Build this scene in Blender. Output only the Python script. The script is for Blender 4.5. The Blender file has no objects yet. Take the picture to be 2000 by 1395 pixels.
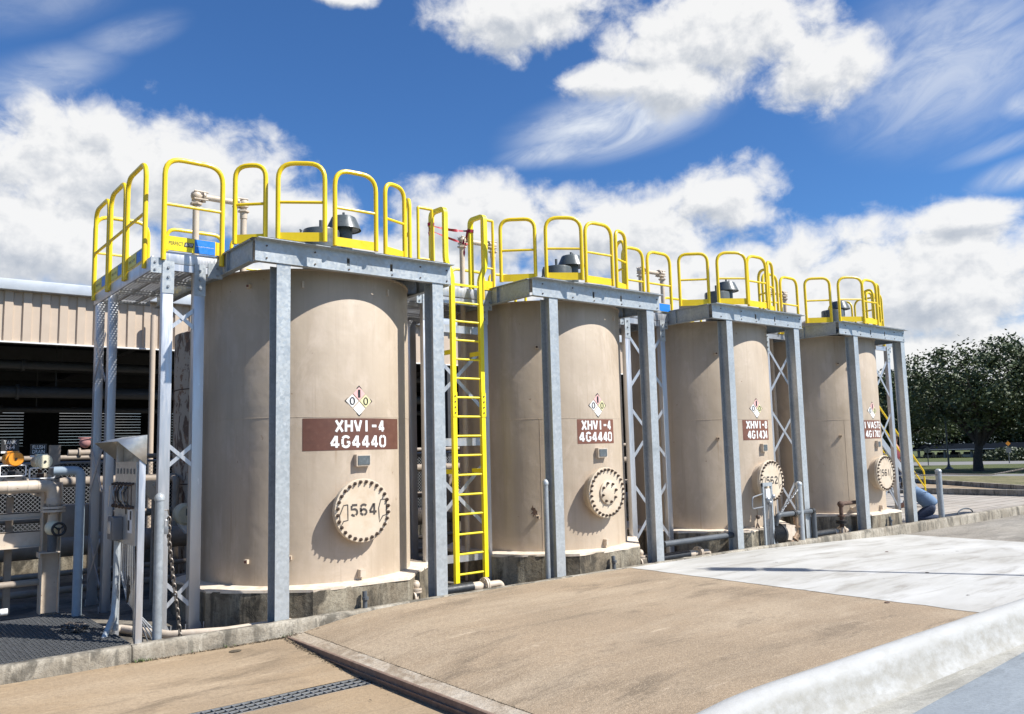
import bpy, bmesh, math, random
from mathutils import Vector, Matrix, noise as mnoise
random.seed(7)
PI = math.pi
SC = bpy.context.scene
COL = SC.collection
D = 5.24            # distance between neighbouring tanks
rad = math.radians
V = Vector

# ------------------------------------------------------------------ materials
def new_mat(name):
    m = bpy.data.materials.new(name); m.use_nodes = True
    nt = m.node_tree; nt.nodes.clear()
    out = nt.nodes.new('ShaderNodeOutputMaterial')
    b = nt.nodes.new('ShaderNodeBsdfPrincipled')
    nt.links.new(b.outputs[0], out.inputs[0])
    return m, nt, b

class NT:
    """small helper for wiring procedural textures in world coordinates"""
    def __init__(s, nt):
        s.nt = nt
        s.pos = nt.nodes.new('ShaderNodeNewGeometry').outputs['Position']
    def n(s, t, **k):
        x = s.nt.nodes.new(t)
        for a, v in k.items(): setattr(x, a, v)
        return x
    def put(s, inp, v):
        if isinstance(v, (int, float, tuple, list)): inp.default_value = v
        else: s.nt.links.new(v, inp)
    def map(s, scale, loc=(0, 0, 0)):
        m = s.n('ShaderNodeMapping'); s.put(m.inputs[0], s.pos)
        m.inputs['Scale'].default_value = scale if isinstance(scale, tuple) else (scale,)*3
        m.inputs['Location'].default_value = loc
        return m.outputs[0]
    def noise(s, scale, detail=5, rough=.55, loc=(0, 0, 0), dist=0):
        t = s.n('ShaderNodeTexNoise'); s.put(t.inputs['Vector'], s.map(scale, loc))
        t.inputs['Scale'].default_value = 1; t.inputs['Detail'].default_value = detail
        t.inputs['Roughness'].default_value = rough; t.inputs['Distortion'].default_value = dist
        return t.outputs[0]
    def voro(s, scale, feat='F1', out='Distance', loc=(0, 0, 0)):
        t = s.n('ShaderNodeTexVoronoi', feature=feat); s.put(t.inputs['Vector'], s.map(scale, loc))
        t.inputs['Scale'].default_value = 1
        return t.outputs[out]
    def rng(s, v, a, b, c=0., d=1.):
        t = s.n('ShaderNodeMapRange'); t.clamp = True
        s.put(t.inputs[0], v)
        for i, x in enumerate((a, b, c, d)): s.put(t.inputs[i+1], x)
        return t.outputs[0]
    def math(s, op, a, b=0., c=None):
        t = s.n('ShaderNodeMath', operation=op); s.put(t.inputs[0], a); s.put(t.inputs[1], b)
        if c is not None: s.put(t.inputs[2], c)
        return t.outputs[0]
    def mix(s, f, a, b, mode='MIX'):
        t = s.n('ShaderNodeMix', data_type='RGBA', blend_type=mode)
        s.put(t.inputs[0], f)
        for i, v in ((6, a), (7, b)):
            if isinstance(v, tuple) and len(v) == 3: v = v + (1,)
            s.put(t.inputs[i], v)
        return t.outputs[2]
    def bump(s, h, strength, dist=.01):
        t = s.n('ShaderNodeBump'); s.put(t.inputs['Height'], h)
        t.inputs['Strength'].default_value = strength; t.inputs['Distance'].default_value = dist
        return t.outputs[0]

def mk(name, base, dark=None, light=None, scale=3., rough=.6, metal=0., bump=0., bscale=80., amt=.5, spots=None):
    """mottled surface: a base colour with darker and lighter patches, fine grain and bump"""
    m, nt, b = new_mat(name); h = NT(nt)
    c = base
    dark = dark or tuple(x*.72 for x in base); light = light or tuple(min(1, x*1.15) for x in base)
    c = h.mix(h.math('MULTIPLY', h.rng(h.noise(scale, 6), .45, .7), amt), c, dark)
    c = h.mix(h.math('MULTIPLY', h.rng(h.noise(scale*2.3, 6, loc=(5, 3, 1)), .5, .72), amt), c, light)
    if spots:
        c = h.mix(h.rng(h.noise(spots[1], 4, loc=(9, 9, 9)), spots[2], spots[2]+.05), c, spots[0])
    h.put(b.inputs['Base Color'], c)
    h.put(b.inputs['Roughness'], h.rng(h.noise(scale*3, 4), .3, .7, max(0, rough-.12), min(1, rough+.12)))
    b.inputs['Metallic'].default_value = metal
    if bump: h.put(b.inputs['Normal'], h.bump(h.noise(bscale, 4), bump))
    return m

M = {}
def mats():
    # --- beige tank paint, sun-faded with faint vertical streaks and rust freckles
    m, nt, b = new_mat('tank_paint'); h = NT(nt)
    c = h.mix(h.rng(h.noise(.9, 6), .38, .68), (.472, .384, .288), (.418, .336, .248))
    c = h.mix(h.math('MULTIPLY', h.rng(h.noise((5, 5, .35), 6), .5, .75), .45), c, (.35, .270, .195))
    c = h.mix(h.math('MULTIPLY', h.rng(h.noise((3.2, 3.2, 1.6), 7, .6, (4, 1, 7)), .53, .68), .5), c, (.54, .445, .35))
    fr = h.rng(h.noise(8, 6, .66, (2, 8, 3)), .685, .72)
    c = h.mix(h.math('MULTIPLY', h.rng(h.noise((1.1, 1.1, .8), 8, .7, (9, 2, 1), .6), .54, .62), .38), c, (.575, .475, .375))
    c = h.mix(h.math('MULTIPLY', h.rng(h.noise((16, 16, .5), 5, .6, (5, 1, 2)), .56, .70), .28), c, (.33, .25, .18))
    c = h.mix(h.math('MULTIPLY', fr, .75), c, (.20, .11, .065))
    st = h.math('MULTIPLY', h.rng(h.noise((11, 11, .28), 3, .5, (3, 3, 0)), .66, .74), h.rng(h.noise(.6, 2, .5, (7, 7, 7)), .5, .6))
    c = h.mix(h.math('MULTIPLY', st, .7), c, (.30, .19, .11))
    h.put(b.inputs['Base Color'], c)
    h.put(b.inputs['Roughness'], h.rng(h.noise(4, 4), .3, .7, .42, .62))
    h.put(b.inputs['Normal'], h.bump(h.math('ADD', h.noise(2.2, 3), h.math('MULTIPLY', h.noise(70, 3), .05)), .38, .03))
    M['tank'] = m
    M['cover'] = mk('cover_paint', (.60, .50, .375), (.50, .37, .24), (.66, .57, .45), 4, .5, amt=.6, bump=.06)
    M['pipe_beige'] = mk('pipe_paint', (.55, .46, .36), (.40, .31, .22), (.62, .54, .44), 5, .5, amt=.6, bump=.06, spots=((.17, .09, .05), 14, .7))
    M['pipe_dim'] = mk('old_pipe_paint', (.32, .262, .205), (.20, .155, .115), None, 4, .65, amt=.6, bump=.08)
    # --- galvanised steel with spangle
    for nm, c0, c1, ro in (('galv', (.385, .41, .418), (.49, .52, .53), .42), ('galv_dull', (.30, .33, .35), (.40, .43, .45), .5)):
        m, nt, b = new_mat(nm); h = NT(nt)
        v = h.n('ShaderNodeTexVoronoi'); h.put(v.inputs['Vector'], h.map(26)); v.inputs['Scale'].default_value = 1
        sp = h.n('ShaderNodeSeparateColor'); h.put(sp.inputs[0], v.outputs['Color'])
        c = h.mix(h.math('MULTIPLY', sp.outputs[0], .75), c0, c1)
        c = h.mix(h.math('MULTIPLY', h.rng(h.noise(1.7, 6), .5, .72), .5), c, tuple(x*.68 for x in c0))
        c = h.mix(h.math('MULTIPLY', h.rng(h.noise((9, 9, 1.4), 5, .6, (1, 2, 3)), .64, .74), .5), c, (.66, .69, .71))
        h.put(b.inputs['Base Color'], c); b.inputs['Metallic'].default_value = .35
        h.put(b.inputs['Roughness'], h.rng(sp.outputs[1], 0, 1, ro-.12, ro+.14))
        h.put(b.inputs['Normal'], h.bump(h.noise(24, 3), .05))
        M[nm] = m
    # --- mill aluminium with scuffs
    m, nt, b = new_mat('aluminium'); h = NT(nt)
    c = h.mix(h.rng(h.noise((3, 3, .7), 5), .35, .7), (.60, .61, .63), (.50, .51, .53))
    c = h.mix(h.math('MULTIPLY', h.rng(h.noise((16, 16, 5), 5, .6, (3, 0, 1)), .66, .72), .6), c, (.82, .83, .84))
    h.put(b.inputs['Base Color'], c); b.inputs['Metallic'].default_value = .75
    h.put(b.inputs['Roughness'], h.rng(h.noise((30, 30, 3), 4), .3, .7, .3, .52))
    M['alu'] = m
    M['stainless'] = mk('stainless_sheet', (.52, .52, .50), (.42, .42, .40), (.66, .66, .64), 6, .42, .7, amt=.5, bump=.03)
    M['yellow'] = mk('yellow_powder_coat', (.83, .58, .010), (.74, .49, .01), (.86, .63, .03), 5, .38, amt=.5)
    M['ladder_yellow'] = mk('ladder_yellow_paint', (.86, .70, .012), (.77, .60, .010), (.9, .75, .05), 6, .42, amt=.4)
    M['orange'] = mk('orange_enamel', (.80, .30, .02), None, None, 6, .35)
    M['cream'] = mk('cream_enamel', (.70, .64, .46), None, None, 6, .4)
    M['trim'] = mk('cream_coping_paint', (.68, .58, .46), (.50, .38, .27), (.76, .69, .58), 6, .7, amt=.7, bump=.15, bscale=30)
    M['sign_brown'] = mk('brown_sign_paint', (.125, .052, .034), (.10, .042, .028), (.16, .072, .048), 5, .5, amt=.7)
    M['sign_rust'] = mk('red_brown_sign_paint', (.185, .074, .046), (.15, .058, .037), (.21, .092, .062), 5, .5, amt=.7)
    M['white'] = mk('white_paint', (.78, .77, .74), (.66, .64, .60), None, 9, .5, amt=.35)
    M['black'] = mk('black_paint', (.022, .021, .020), None, None, 9, .5)
    M['ink'] = mk('stencil_ink', (.055, .047, .042), (.09, .075, .06), None, 14, .6, amt=.8)
    M['pink'] = mk('faded_red_film', (.74, .44, .41), None, None, 9, .45, amt=.3)
    M['pale_yellow'] = mk('faded_yellow_film', (.70, .65, .36), None, None, 9, .45, amt=.3)
    M['sticker_yellow'] = mk('yellow_decal', (.86, .68, .01), None, None, 9, .4, amt=.2)
    M['sticker_blue'] = mk('blue_decal', (.015, .20, .66), None, None, 9, .4, amt=.2)
    M['vent'] = mk('dark_grey_enamel', (.085, .098, .10), (.07, .08, .083), (.12, .13, .135), 4, .34, amt=.5)
    M['rubber'] = mk('black_lagging', (.018, .020, .022), None, (.05, .055, .06), 8, .45, amt=.6, bump=.1, bscale=30)
    M['rust'] = mk('rusty_steel', (.10, .060, .042), (.055, .032, .024), (.17, .10, .065), 8, .8, amt=.8, bump=.2, bscale=60)
    M['bolt'] = mk('dark_bolt_steel', (.075, .05, .035), (.035, .028, .024), (.16, .09, .05), 30, .6, amt=.9)
    M['zinc'] = mk('zinc_bolt', (.30, .31, .32), None, None, 30, .4, .6)
    M['grey_pvc'] = mk('grey_pipe', (.27, .33, .38), (.21, .26, .30), None, 5, .5, amt=.4)
    M['dark_pipe'] = mk('dark_grey_pipe', (.085, .095, .105), (.05, .055, .06), None, 5, .5, amt=.5)
    M['red'] = mk('red_tape', (.42, .012, .035), (.02, .01, .01), None, 22, .5, amt=.8)
    M['brass'] = mk('aged_bronze', (.23, .15, .09), (.12, .07, .04), (.42, .30, .19), 16, .5, .3, amt=.8)
    M['grate'] = mk('galvanised_grating', (.13, .133, .135), (.075, .078, .08), (.21, .215, .22), 12, .45, .4, amt=.6)
    M['grate_light'] = mk('bright_grating', (.36, .365, .36), (.22, .225, .225), None, 12, .45, .5, amt=.6)
    M['angle'] = mk('rusted_edge_angle', (.20, .135, .10), (.13, .085, .065), (.30, .22, .165), 5, .75, amt=.7, bump=.15)
    # --- chalky concrete surfaces
    M['found'] = concrete('foundation_concrete', (.195, .158, .108), (.042, .036, .026), (.31, .272, .20), 1.7, vert=True)
    M['kerb'] = concrete('kerb_concrete', (.27, .235, .18), (.095, .085, .066), (.40, .36, .29), 2.0, vert=True)
    M['floor'] = concrete('yard_concrete', (.15, .13, .102), (.05, .044, .036), (.24, .21, .168), .9)
    M['strip'] = concrete('edge_strip_concrete', (.37, .30, .22), (.25, .19, .13), (.46, .40, .32), 2.)
    M['wkerb'] = kerb_white()
    M['brick'] = brick_mat()
    M['orange_slab'] = slab('orange_concrete', (.335, .240, .143), (.255, .186, .116), (.40, .305, .20), fine=.25)
    M['aggregate'] = slab('exposed_aggregate', (.345, .255, .165), (.270, .202, .132), (.405, .318, .22), fine=.72)
    M['gravel_slab'] = slab('grey_aggregate', (.27, .24, .195), (.19, .17, .14), (.36, .33, .28), fine=1.)
    M['white_slab'] = white_slab()
    M['road'] = slab('pale_road_concrete', (.37, .355, .31), (.31, .295, .25), (.44, .425, .38), fine=.3)
    M['grass'] = grass('grass_green', (.085, .105, .028), (.055, .075, .022), (.13, .135, .05))
    M['dry_grass'] = grass('grass_dry', (.20, .175, .085), (.13, .13, .05), (.28, .24, .13))
    M['asphalt'] = mk('asphalt', (.20, .195, .185), (.15, .148, .14), None, 2., .9, amt=.5, bump=.1)
    M['leaf'] = leaf('oak_leaf', (.042, .058, .021))
    M['leaf2'] = leaf('far_leaf', (.030, .042, .017))
    M['bark'] = mk('bark', (.05, .042, .034), (.025, .02, .017), (.09, .078, .062), 6, .95, amt=.8, bump=.5, bscale=25)
    # --- building
    M['clad'] = mk('beige_cladding', (.50, .40, .305), (.45, .355, .265), None, 1.3, .5, amt=.4)
    M['roofmetal'] = mk('grey_fascia', (.46, .49, .52), (.38, .41, .44), None, 1.5, .45, .2, amt=.4)
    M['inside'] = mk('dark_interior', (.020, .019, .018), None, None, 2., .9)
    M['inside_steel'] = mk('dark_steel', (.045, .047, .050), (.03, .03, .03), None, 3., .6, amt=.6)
    M['duct'] = mk('grey_duct', (.17, .18, .19), None, None, 2., .5, .3)
    # --- peeling tank
    m, nt, b = new_mat('peeling_paint'); h = NT(nt)
    n1 = h.noise((3.2, 3.2, 1.3), 8, .68, dist=.6)
    c = h.mix(h.rng(n1, .52, .56), (.46, .37, .28), (.15, .095, .065))
    c = h.mix(h.rng(h.noise(7, 6, .6, (3, 3, 3)), .58, .63), c, (.26, .14, .08))
    h.put(b.inputs['Base Color'], c); b.inputs['Roughness'].default_value = .85
    h.put(b.inputs['Normal'], h.bump(n1, .5, .03)); M['peel'] = m
    M['denim'] = mk('blue_shirt_cloth', (.13, .205, .32), (.085, .145, .24), (.19, .27, .39), 9, .9, amt=.6, bump=.2, bscale=60)
    M['jeans'] = mk('dark_jeans_cloth', (.03, .045, .085), None, (.06, .08, .13), 9, .9, bump=.2)
    M['skin'] = mk('skin', (.42, .22, .15), None, None, 8, .5, amt=.3)
    M['hair'] = mk('hair', (.03, .02, .015), None, None, 20, .7)
    M['redcloth'] = mk('red_shirt_cloth', (.19, .035, .045), None, None, 9, .9, amt=.6)
    M['cap'] = mk('tan_cap_cloth', (.10, .075, .055), None, None, 9, .9)
    M['shoe'] = mk('pale_shoe_sole', (.5, .46, .40), (.2, .18, .16), None, 12, .8, amt=.8)
    M['screen'] = mk('dark_plate', (.10, .115, .12), None, (.18, .20, .21), 9, .35, amt=.6)
    M['solar'] = mk('carport_panel', (.010, .013, .018), None, None, 2., .95); M['solar'].node_tree.nodes['Principled BSDF'].inputs['Specular IOR Level'].default_value = 0.
    M['car1'] = mk('dark_car_paint', (.03, .032, .036), None, None, 2., .25)
    M['car2'] = mk('silver_car_paint', (.30, .31, .32), None, None, 2., .25, .4)
    M['litter'] = mk('leaf_litter', (.085, .065, .042), (.04, .03, .02), (.15, .12, .07), 20, .95, amt=.9)
    M['weed'] = mk('weed', (.07, .11, .02), None, None, 9, .8)
    M['chain'] = mk('chain_steel', (.17, .15, .13), (.08, .065, .055), None, 25, .5, .5, amt=.8)
    M['fence'] = mk('fence_wire', (.42, .43, .44), None, None, 25, .45, .5)
    M['flowers'] = mk('faded_pink_paint', (.35, .17, .16), None, None, 20, .8)
    M['tinted'] = slab('blue_grey_paving', (.235, .262, .280), (.205, .23, .25), (.28, .31, .33), fine=.1)
    M['canopy'] = mk('canopy_steel', (.35, .35, .35), None, None, 2., .6)

def concrete(name, base, dark, light, sc, vert=False, k=1.):
    m, nt, b = new_mat(name); h = NT(nt)
    s = (sc, sc, sc*.6) if vert else sc
    c = h.mix(h.rng(h.noise(s, 8, .62), .44, .60), base, light)
    c = h.mix(h.math('MULTIPLY', h.rng(h.noise(tuple(x*1.15 for x in s) if vert else sc*1.2, 9, .68, (3, 7, 2), .5), .49, .60), .9*k), c, dark)
    c = h.mix(h.math('MULTIPLY', h.rng(h.noise(26, 6, .7), .47, .66), .55), c, tuple(x*.5 for x in base))
    if vert:
        c = h.mix(h.math('MULTIPLY', h.rng(h.noise((7, 7, .7), 6, .6, (1, 1, 4)), .54, .66), .75*k), c, dark)
        c = h.mix(h.math('MULTIPLY', h.rng(h.noise((8, 8, .9), 6, .6, (6, 2, 4)), .58, .68), .7*k), c, tuple(min(1, x*1.25) for x in light))
    h.put(b.inputs['Base Color'], c); b.inputs['Roughness'].default_value = .92
    h.put(b.inputs['Normal'], h.bump(h.math('ADD', h.noise(9, 7, .66), h.math('MULTIPLY', h.noise(70, 4), .3)), .8, .025))
    return m

def slab(name, base, dark, light, fine):
    m, nt, b = new_mat(name); h = NT(nt)
    c = h.mix(h.rng(h.noise(.45, 7, .62), .38, .62), base, dark)
    c = h.mix(h.math('MULTIPLY', h.rng(h.noise((.28, 1.0, 1), 9, .66, (2, 5, 1), .35), .46, .66), .85), c, light)
    c = h.mix(h.math('MULTIPLY', h.rng(h.noise((.55, 1.9, 1), 9, .70, (7, 1, 1), .5), .53, .65), .72), c, tuple(x*.55 for x in dark))
    # scuffed pale drag marks and small spills
    c = h.mix(h.math('MULTIPLY', h.rng(h.noise((.9, 5.5, 1), 8, .72, (3, 9, 1), .4), .60, .70), .55), c, tuple(min(1, x*1.35+.03) for x in light))
    c = h.mix(h.math('MULTIPLY', h.rng(h.noise(1.7, 6, .7, (1, 4, 1), .8), .67, .72), .45), c, tuple(x*.5 for x in dark))
    v = h.n('ShaderNodeTexVoronoi'); h.put(v.inputs['Vector'], h.map(84)); v.inputs['Scale'].default_value = 1
    sp = h.n('ShaderNodeSeparateColor'); h.put(sp.inputs[0], v.outputs['Color'])
    c = h.mix(h.math('MULTIPLY', h.rng(sp.outputs[0], .0, .5, 1, 0), .5*fine), c, tuple(x*.38 for x in dark))
    c = h.mix(h.math('MULTIPLY', h.rng(sp.outputs[1], .62, 1.), .45*fine), c, tuple(min(1, x*1.5) for x in light))
    c = h.mix(h.math('MULTIPLY', h.rng(h.noise(22, 6, .75), .45, .66), .42), c, tuple(x*.6 for x in dark))
    h.put(b.inputs['Base Color'], c); b.inputs['Roughness'].default_value = .93
    h.put(b.inputs['Normal'], h.bump(h.math('ADD', h.math('MULTIPLY', v.outputs['Distance'], -fine), h.noise(40, 4)), .35, .010))
    return m

def kerb_white():
    m, nt, b = new_mat('whitewashed_kerb'); h = NT(nt)
    c = h.mix(h.rng(h.noise((1.3, 4, 4), 8, .6), .42, .64), (.385, .38, .36), (.42, .42, .405))
    n1 = h.noise((3.5, 9, 7), 8, .68, (2, 1, 1), .3)
    c = h.mix(h.math('MULTIPLY', h.rng(n1, .50, .66), .4), c, (.32, .31, .275))
    zz = h.n('ShaderNodeSeparateXYZ'); h.put(zz.inputs[0], h.pos)       # shade on the face put into the colour, with patchy stains, below rounded top
    low = h.rng(h.math('ADD', zz.outputs[2], h.math('MULTIPLY', h.noise((2.2, 6, 3), 7, .65, (4, 4, 1)), .22)), .13, .20, 1, 0)
    c = h.mix(h.math('MULTIPLY', low, h.rng(h.noise((4.5, 9, 7), 8, .68, (1, 6, 1)), .36, .60)), c, (.30, .288, .255))
    crack = h.rng(h.noise((5, 11, 11), 9, .75, (8, 8, 8), .5), .66, .69)
    c = h.mix(h.math('MULTIPLY', crack, .75), c, (.13, .12, .10))
    h.put(b.inputs['Base Color'], c); b.inputs['Roughness'].default_value = .9
    h.put(b.inputs['Normal'], h.bump(h.math('ADD', h.noise(16, 7, .65), h.math('MULTIPLY', crack, -.5)), .45, .012))
    return m

def white_slab():
    m, nt, b = new_mat('white_concrete'); h = NT(nt)
    c = h.mix(h.rng(h.noise((.30, .9, 1), 8, .62, dist=.4), .36, .66), (.50, .492, .465), (.38, .365, .33))
    c = h.mix(h.math('MULTIPLY', h.rng(h.noise((.5, 2.8, 1), 8, .66, (2, 2, 2), .6), .50, .66), .8), c, (.27, .25, .215))
    c = h.mix(h.math('MULTIPLY', h.rng(h.noise((1.2, 6., 1), 8, .7, (8, 2, 2)), .56, .70), .55), c, (.54, .535, .515))
    c = h.mix(h.rng(h.noise(5, 3, .5, (4, 4, 4)), .735, .75), c, (.10, .09, .08))
    h.put(b.inputs['Base Color'], c); b.inputs['Roughness'].default_value = .85
    h.put(b.inputs['Normal'], h.bump(h.noise((18, 40, 18), 5, .6), .3, .01))
    return m

def grass(name, base, dark, light):
    m, nt, b = new_mat(name); h = NT(nt)
    c = h.mix(h.rng(h.noise(.25, 7, .65), .4, .65), base, dark)
    c = h.mix(h.math('MULTIPLY', h.rng(h.noise(1.1, 7, .7, (3, 3, 3)), .45, .7), .8), c, light)
    h.put(b.inputs['Base Color'], c); b.inputs['Roughness'].default_value = 1.
    h.put(b.inputs['Normal'], h.bump(h.noise(6, 5, .7), 1., .15))
    return m

def leaf(name, base):
    m, nt, b = new_mat(name); h = NT(nt)
    c = h.mix(h.rng(h.noise(.55, 4), .35, .7), base, tuple(x*1.9 for x in base))
    c = h.mix(h.math('MULTIPLY', h.rng(h.noise(3.3, 3, .5, (1, 5, 2)), .5, .75), .7), c, (base[0]*2.6, base[1]*2.2, base[2]*1.6))
    h.put(b.inputs['Base Color'], c); b.inputs['Roughness'].default_value = .6
    return m

def brick_mat():
    m, nt, b = new_mat('paved_yard'); h = NT(nt)
    t = h.n('ShaderNodeTexBrick'); h.put(t.inputs['Vector'], h.map(1.))
    t.inputs['Color1'].default_value = (.37, .325, .27, 1); t.inputs['Color2'].default_value = (.30, .26, .21, 1)
    t.inputs['Mortar'].default_value = (.10, .085, .07, 1); t.inputs['Scale'].default_value = 1.
    t.inputs['Mortar Size'].default_value = .03; t.inputs['Brick Width'].default_value = 6.; t.inputs['Row Height'].default_value = .55
    c = h.mix(h.math('MULTIPLY', h.rng(h.noise(1.4, 7, .6), .45, .7), .5), t.outputs[0], (.47, .43, .37))
    h.put(b.inputs['Base Color'], c); b.inputs['Roughness'].default_value = .9
    return m

# ------------------------------------------------------------------ mesh builder
def frame(d):
    d = d.normalized(); a = V((0, 0, 1)) if abs(d.z) < .9 else V((1, 0, 0))
    x = a.cross(d).normalized(); return x, d.cross(x)

class MB:
    def __init__(s): s.v = []; s.f = []
    def add(s, vs, fs):
        o = len(s.v); s.v += [tuple(v) for v in vs]; s.f += [tuple(i+o for i in f) for f in fs]; return s
    def box(s, a, b, ch=0.):
        x0, y0, z0 = (min(p, q) for p, q in zip(a, b)); x1, y1, z1 = (max(p, q) for p, q in zip(a, b))
        if ch <= 0:
            vs = [(x, y, z) for z in (z0, z1) for y in (y0, y1) for x in (x0, x1)]
            return s.add(vs, [(0, 2, 3, 1), (4, 5, 7, 6), (0, 1, 5, 4), (2, 6, 7, 3), (0, 4, 6, 2), (1, 3, 7, 5)])
        bm = bmesh.new(); bmesh.ops.create_cube(bm, size=1)
        for v in bm.verts: v.co = V(((x0+x1)/2+v.co.x*(x1-x0), (y0+y1)/2+v.co.y*(y1-y0), (z0+z1)/2+v.co.z*(z1-z0)))
        bmesh.ops.bevel(bm, geom=bm.edges[:], offset=ch, segments=2, affect='EDGES', profile=.6)
        return s.addbm(bm)
    def addbm(s, bm):
        bm.verts.index_update()
        s.add([v.co for v in bm.verts], [[v.index for v in f.verts] for f in bm.faces]); bm.free(); return s
    def bar(s, p, q, w, t, up=None):
        """flat bar from p to q, w wide across `up` x axis, t thick along `up`"""
        p, q = V(p), V(q); d = (q-p).normalized(); up = V(up or (0, -1, 0))
        sx = d.cross(up).normalized(); sy = sx.cross(d)
        vs = [c+sx*(a*w/2)+sy*(b*t/2) for c in (p, q) for a, b in ((-1, -1), (1, -1), (1, 1), (-1, 1))]
        return s.add(vs, [(0, 1, 2, 3), (7, 6, 5, 4), (0, 4, 5, 1), (1, 5, 6, 2), (2, 6, 7, 3), (3, 7, 4, 0)])
    def tube(s, pts, r, n=10, cap=True):
        pts = [V(p) for p in pts]; rs = r if isinstance(r, (list, tuple)) else [r]*len(pts)
        k = len(pts); vs = []; px = None
        for i, p in enumerate(pts):
            d = (pts[min(i+1, k-1)]-pts[max(i-1, 0)])
            if d.length < 1e-9: d = V((0, 0, 1))
            d.normalize()
            if px is None: x, y = frame(d)
            else:
                x = (px-d*px.dot(d))
                x = x.normalized() if x.length > 1e-6 else frame(d)[0]
                y = d.cross(x)
            px = x
            sc = 1.
            if 0 < i < k-1:
                a = (p-pts[i-1]).normalized(); b = (pts[i+1]-p).normalized()
                sc = 1/max(.5, math.sqrt(max(.01, (1+a.dot(b))/2)))
            for j in range(n):
                t = 2*PI*j/n; vs.append(p+(x*math.cos(t)+y*math.sin(t))*rs[i]*(sc if 0 < i < k-1 else 1))
        fs = [(i*n+j, i*n+(j+1) % n, (i+1)*n+(j+1) % n, (i+1)*n+j) for i in range(k-1) for j in range(n)]
        if cap: fs += [tuple(range(n-1, -1, -1)), tuple((k-1)*n+j for j in range(n))]
        return s.add(vs, fs)
    def lathe(s, prof, c=(0, 0, 0), axis=(0, 0, 1), n=24, cap=True):
        """prof: (radius, height along axis) pairs"""
        ax = V(axis).normalized(); x, y = frame(ax); c = V(c); vs = []
        for r, h in prof:
            for j in range(n):
                t = 2*PI*j/n; vs.append(c+ax*h+(x*math.cos(t)+y*math.sin(t))*r)
        k = len(prof)
        fs = [(i*n+j, i*n+(j+1) % n, (i+1)*n+(j+1) % n, (i+1)*n+j) for i in range(k-1) for j in range(n)]
        if cap: fs += [tuple(range(n-1, -1, -1)), tuple((k-1)*n+j for j in range(n))]
        return s.add(vs, fs)
    def cyl(s, p, q, r, n=16): return s.tube([p, q], r, n)
    def prism(s, poly, d, f):
        """polygon (u,v) extruded; f(u,v,w)->xyz for w in (0,d)"""
        k = len(poly); vs = [f(u, v, w) for w in (0, d) for u, v in poly]
        fs = [tuple(range(k-1, -1, -1)), tuple(range(k, 2*k))]+[(i, (i+1) % k, k+(i+1) % k, k+i) for i in range(k)]
        return s.add(vs, fs)
    def sphere(s, c, r, n=12, m=8, sc=(1, 1, 1)):
        c = V(c); vs = [c+V((0, 0, r*sc[2]))]
        for i in range(1, m):
            a = PI*i/m
            vs += [c+V((r*sc[0]*math.sin(a)*math.cos(2*PI*j/n), r*sc[1]*math.sin(a)*math.sin(2*PI*j/n), r*sc[2]*math.cos(a))) for j in range(n)]
        vs.append(c-V((0, 0, r*sc[2]))); L = len(vs)-1
        fs = [(0, 1+j, 1+(j+1) % n) for j in range(n)]
        fs += [(1+i*n+j, 1+(i+1)*n+j, 1+(i+1)*n+(j+1) % n, 1+i*n+(j+1) % n) for i in range(m-2) for j in range(n)]
        fs += [(L, 1+(m-2)*n+(j+1) % n, 1+(m-2)*n+j) for j in range(n)]
        return s.add(vs, fs)
    def build(s, name, mat, parent=None, loc=None, ang=35, fix=True):
        me = bpy.data.meshes.new(name); me.from_pydata(s.v, [], s.f); me.update()
        if fix:
            bm = bmesh.new(); bm.from_mesh(me); bmesh.ops.recalc_face_normals(bm, faces=bm.faces); bm.to_mesh(me); bm.free()
        me.polygons.foreach_set('use_smooth', [True]*len(me.polygons))
        me.set_sharp_from_angle(angle=rad(ang))
        me.materials.append(mat)
        o = bpy.data.objects.new(name, me); COL.objects.link(o)
        if parent: o.parent = parent
        if loc: o.location = loc
        return o

def fillet(pts, r, n=5):
    pts = [V(p) for p in pts]; out = [pts[0]]
    for i in range(1, len(pts)-1):
        p = pts[i]; a = pts[i-1]-p; b = pts[i+1]-p
        rr = min(r, a.length*.49, b.length*.49); a.normalize(); b.normalize()
        for k in range(n+1):
            t = k/n; out.append((p+a*rr)*(1-t)**2+p*2*t*(1-t)+(p+b*rr)*t*t)
    out.append(pts[-1]); return out

def tag(o, label=None, cat=None, group=None, kind=None):
    if label: o['label'] = label
    if cat: o['category'] = cat
    if group: o['group'] = group
    if kind: o['kind'] = kind
    return o
def thing(name, label, cat, loc=(0, 0, 0), group=None, rotz=0.):
    o = bpy.data.objects.new(name, None); COL.objects.link(o); o.location = loc; o.rotation_euler = (0, 0, rotz)
    o.empty_display_size = .2
    return tag(o, label, cat, group)
def structure(name, mb, mat, label=None):
    o = mb.build(name, mat); o['kind'] = 'structure'
    if label: o['label'] = label; o['category'] = name.replace('_', ' ')
    return o
def part_label(o, l): o['label'] = l; return o

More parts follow.
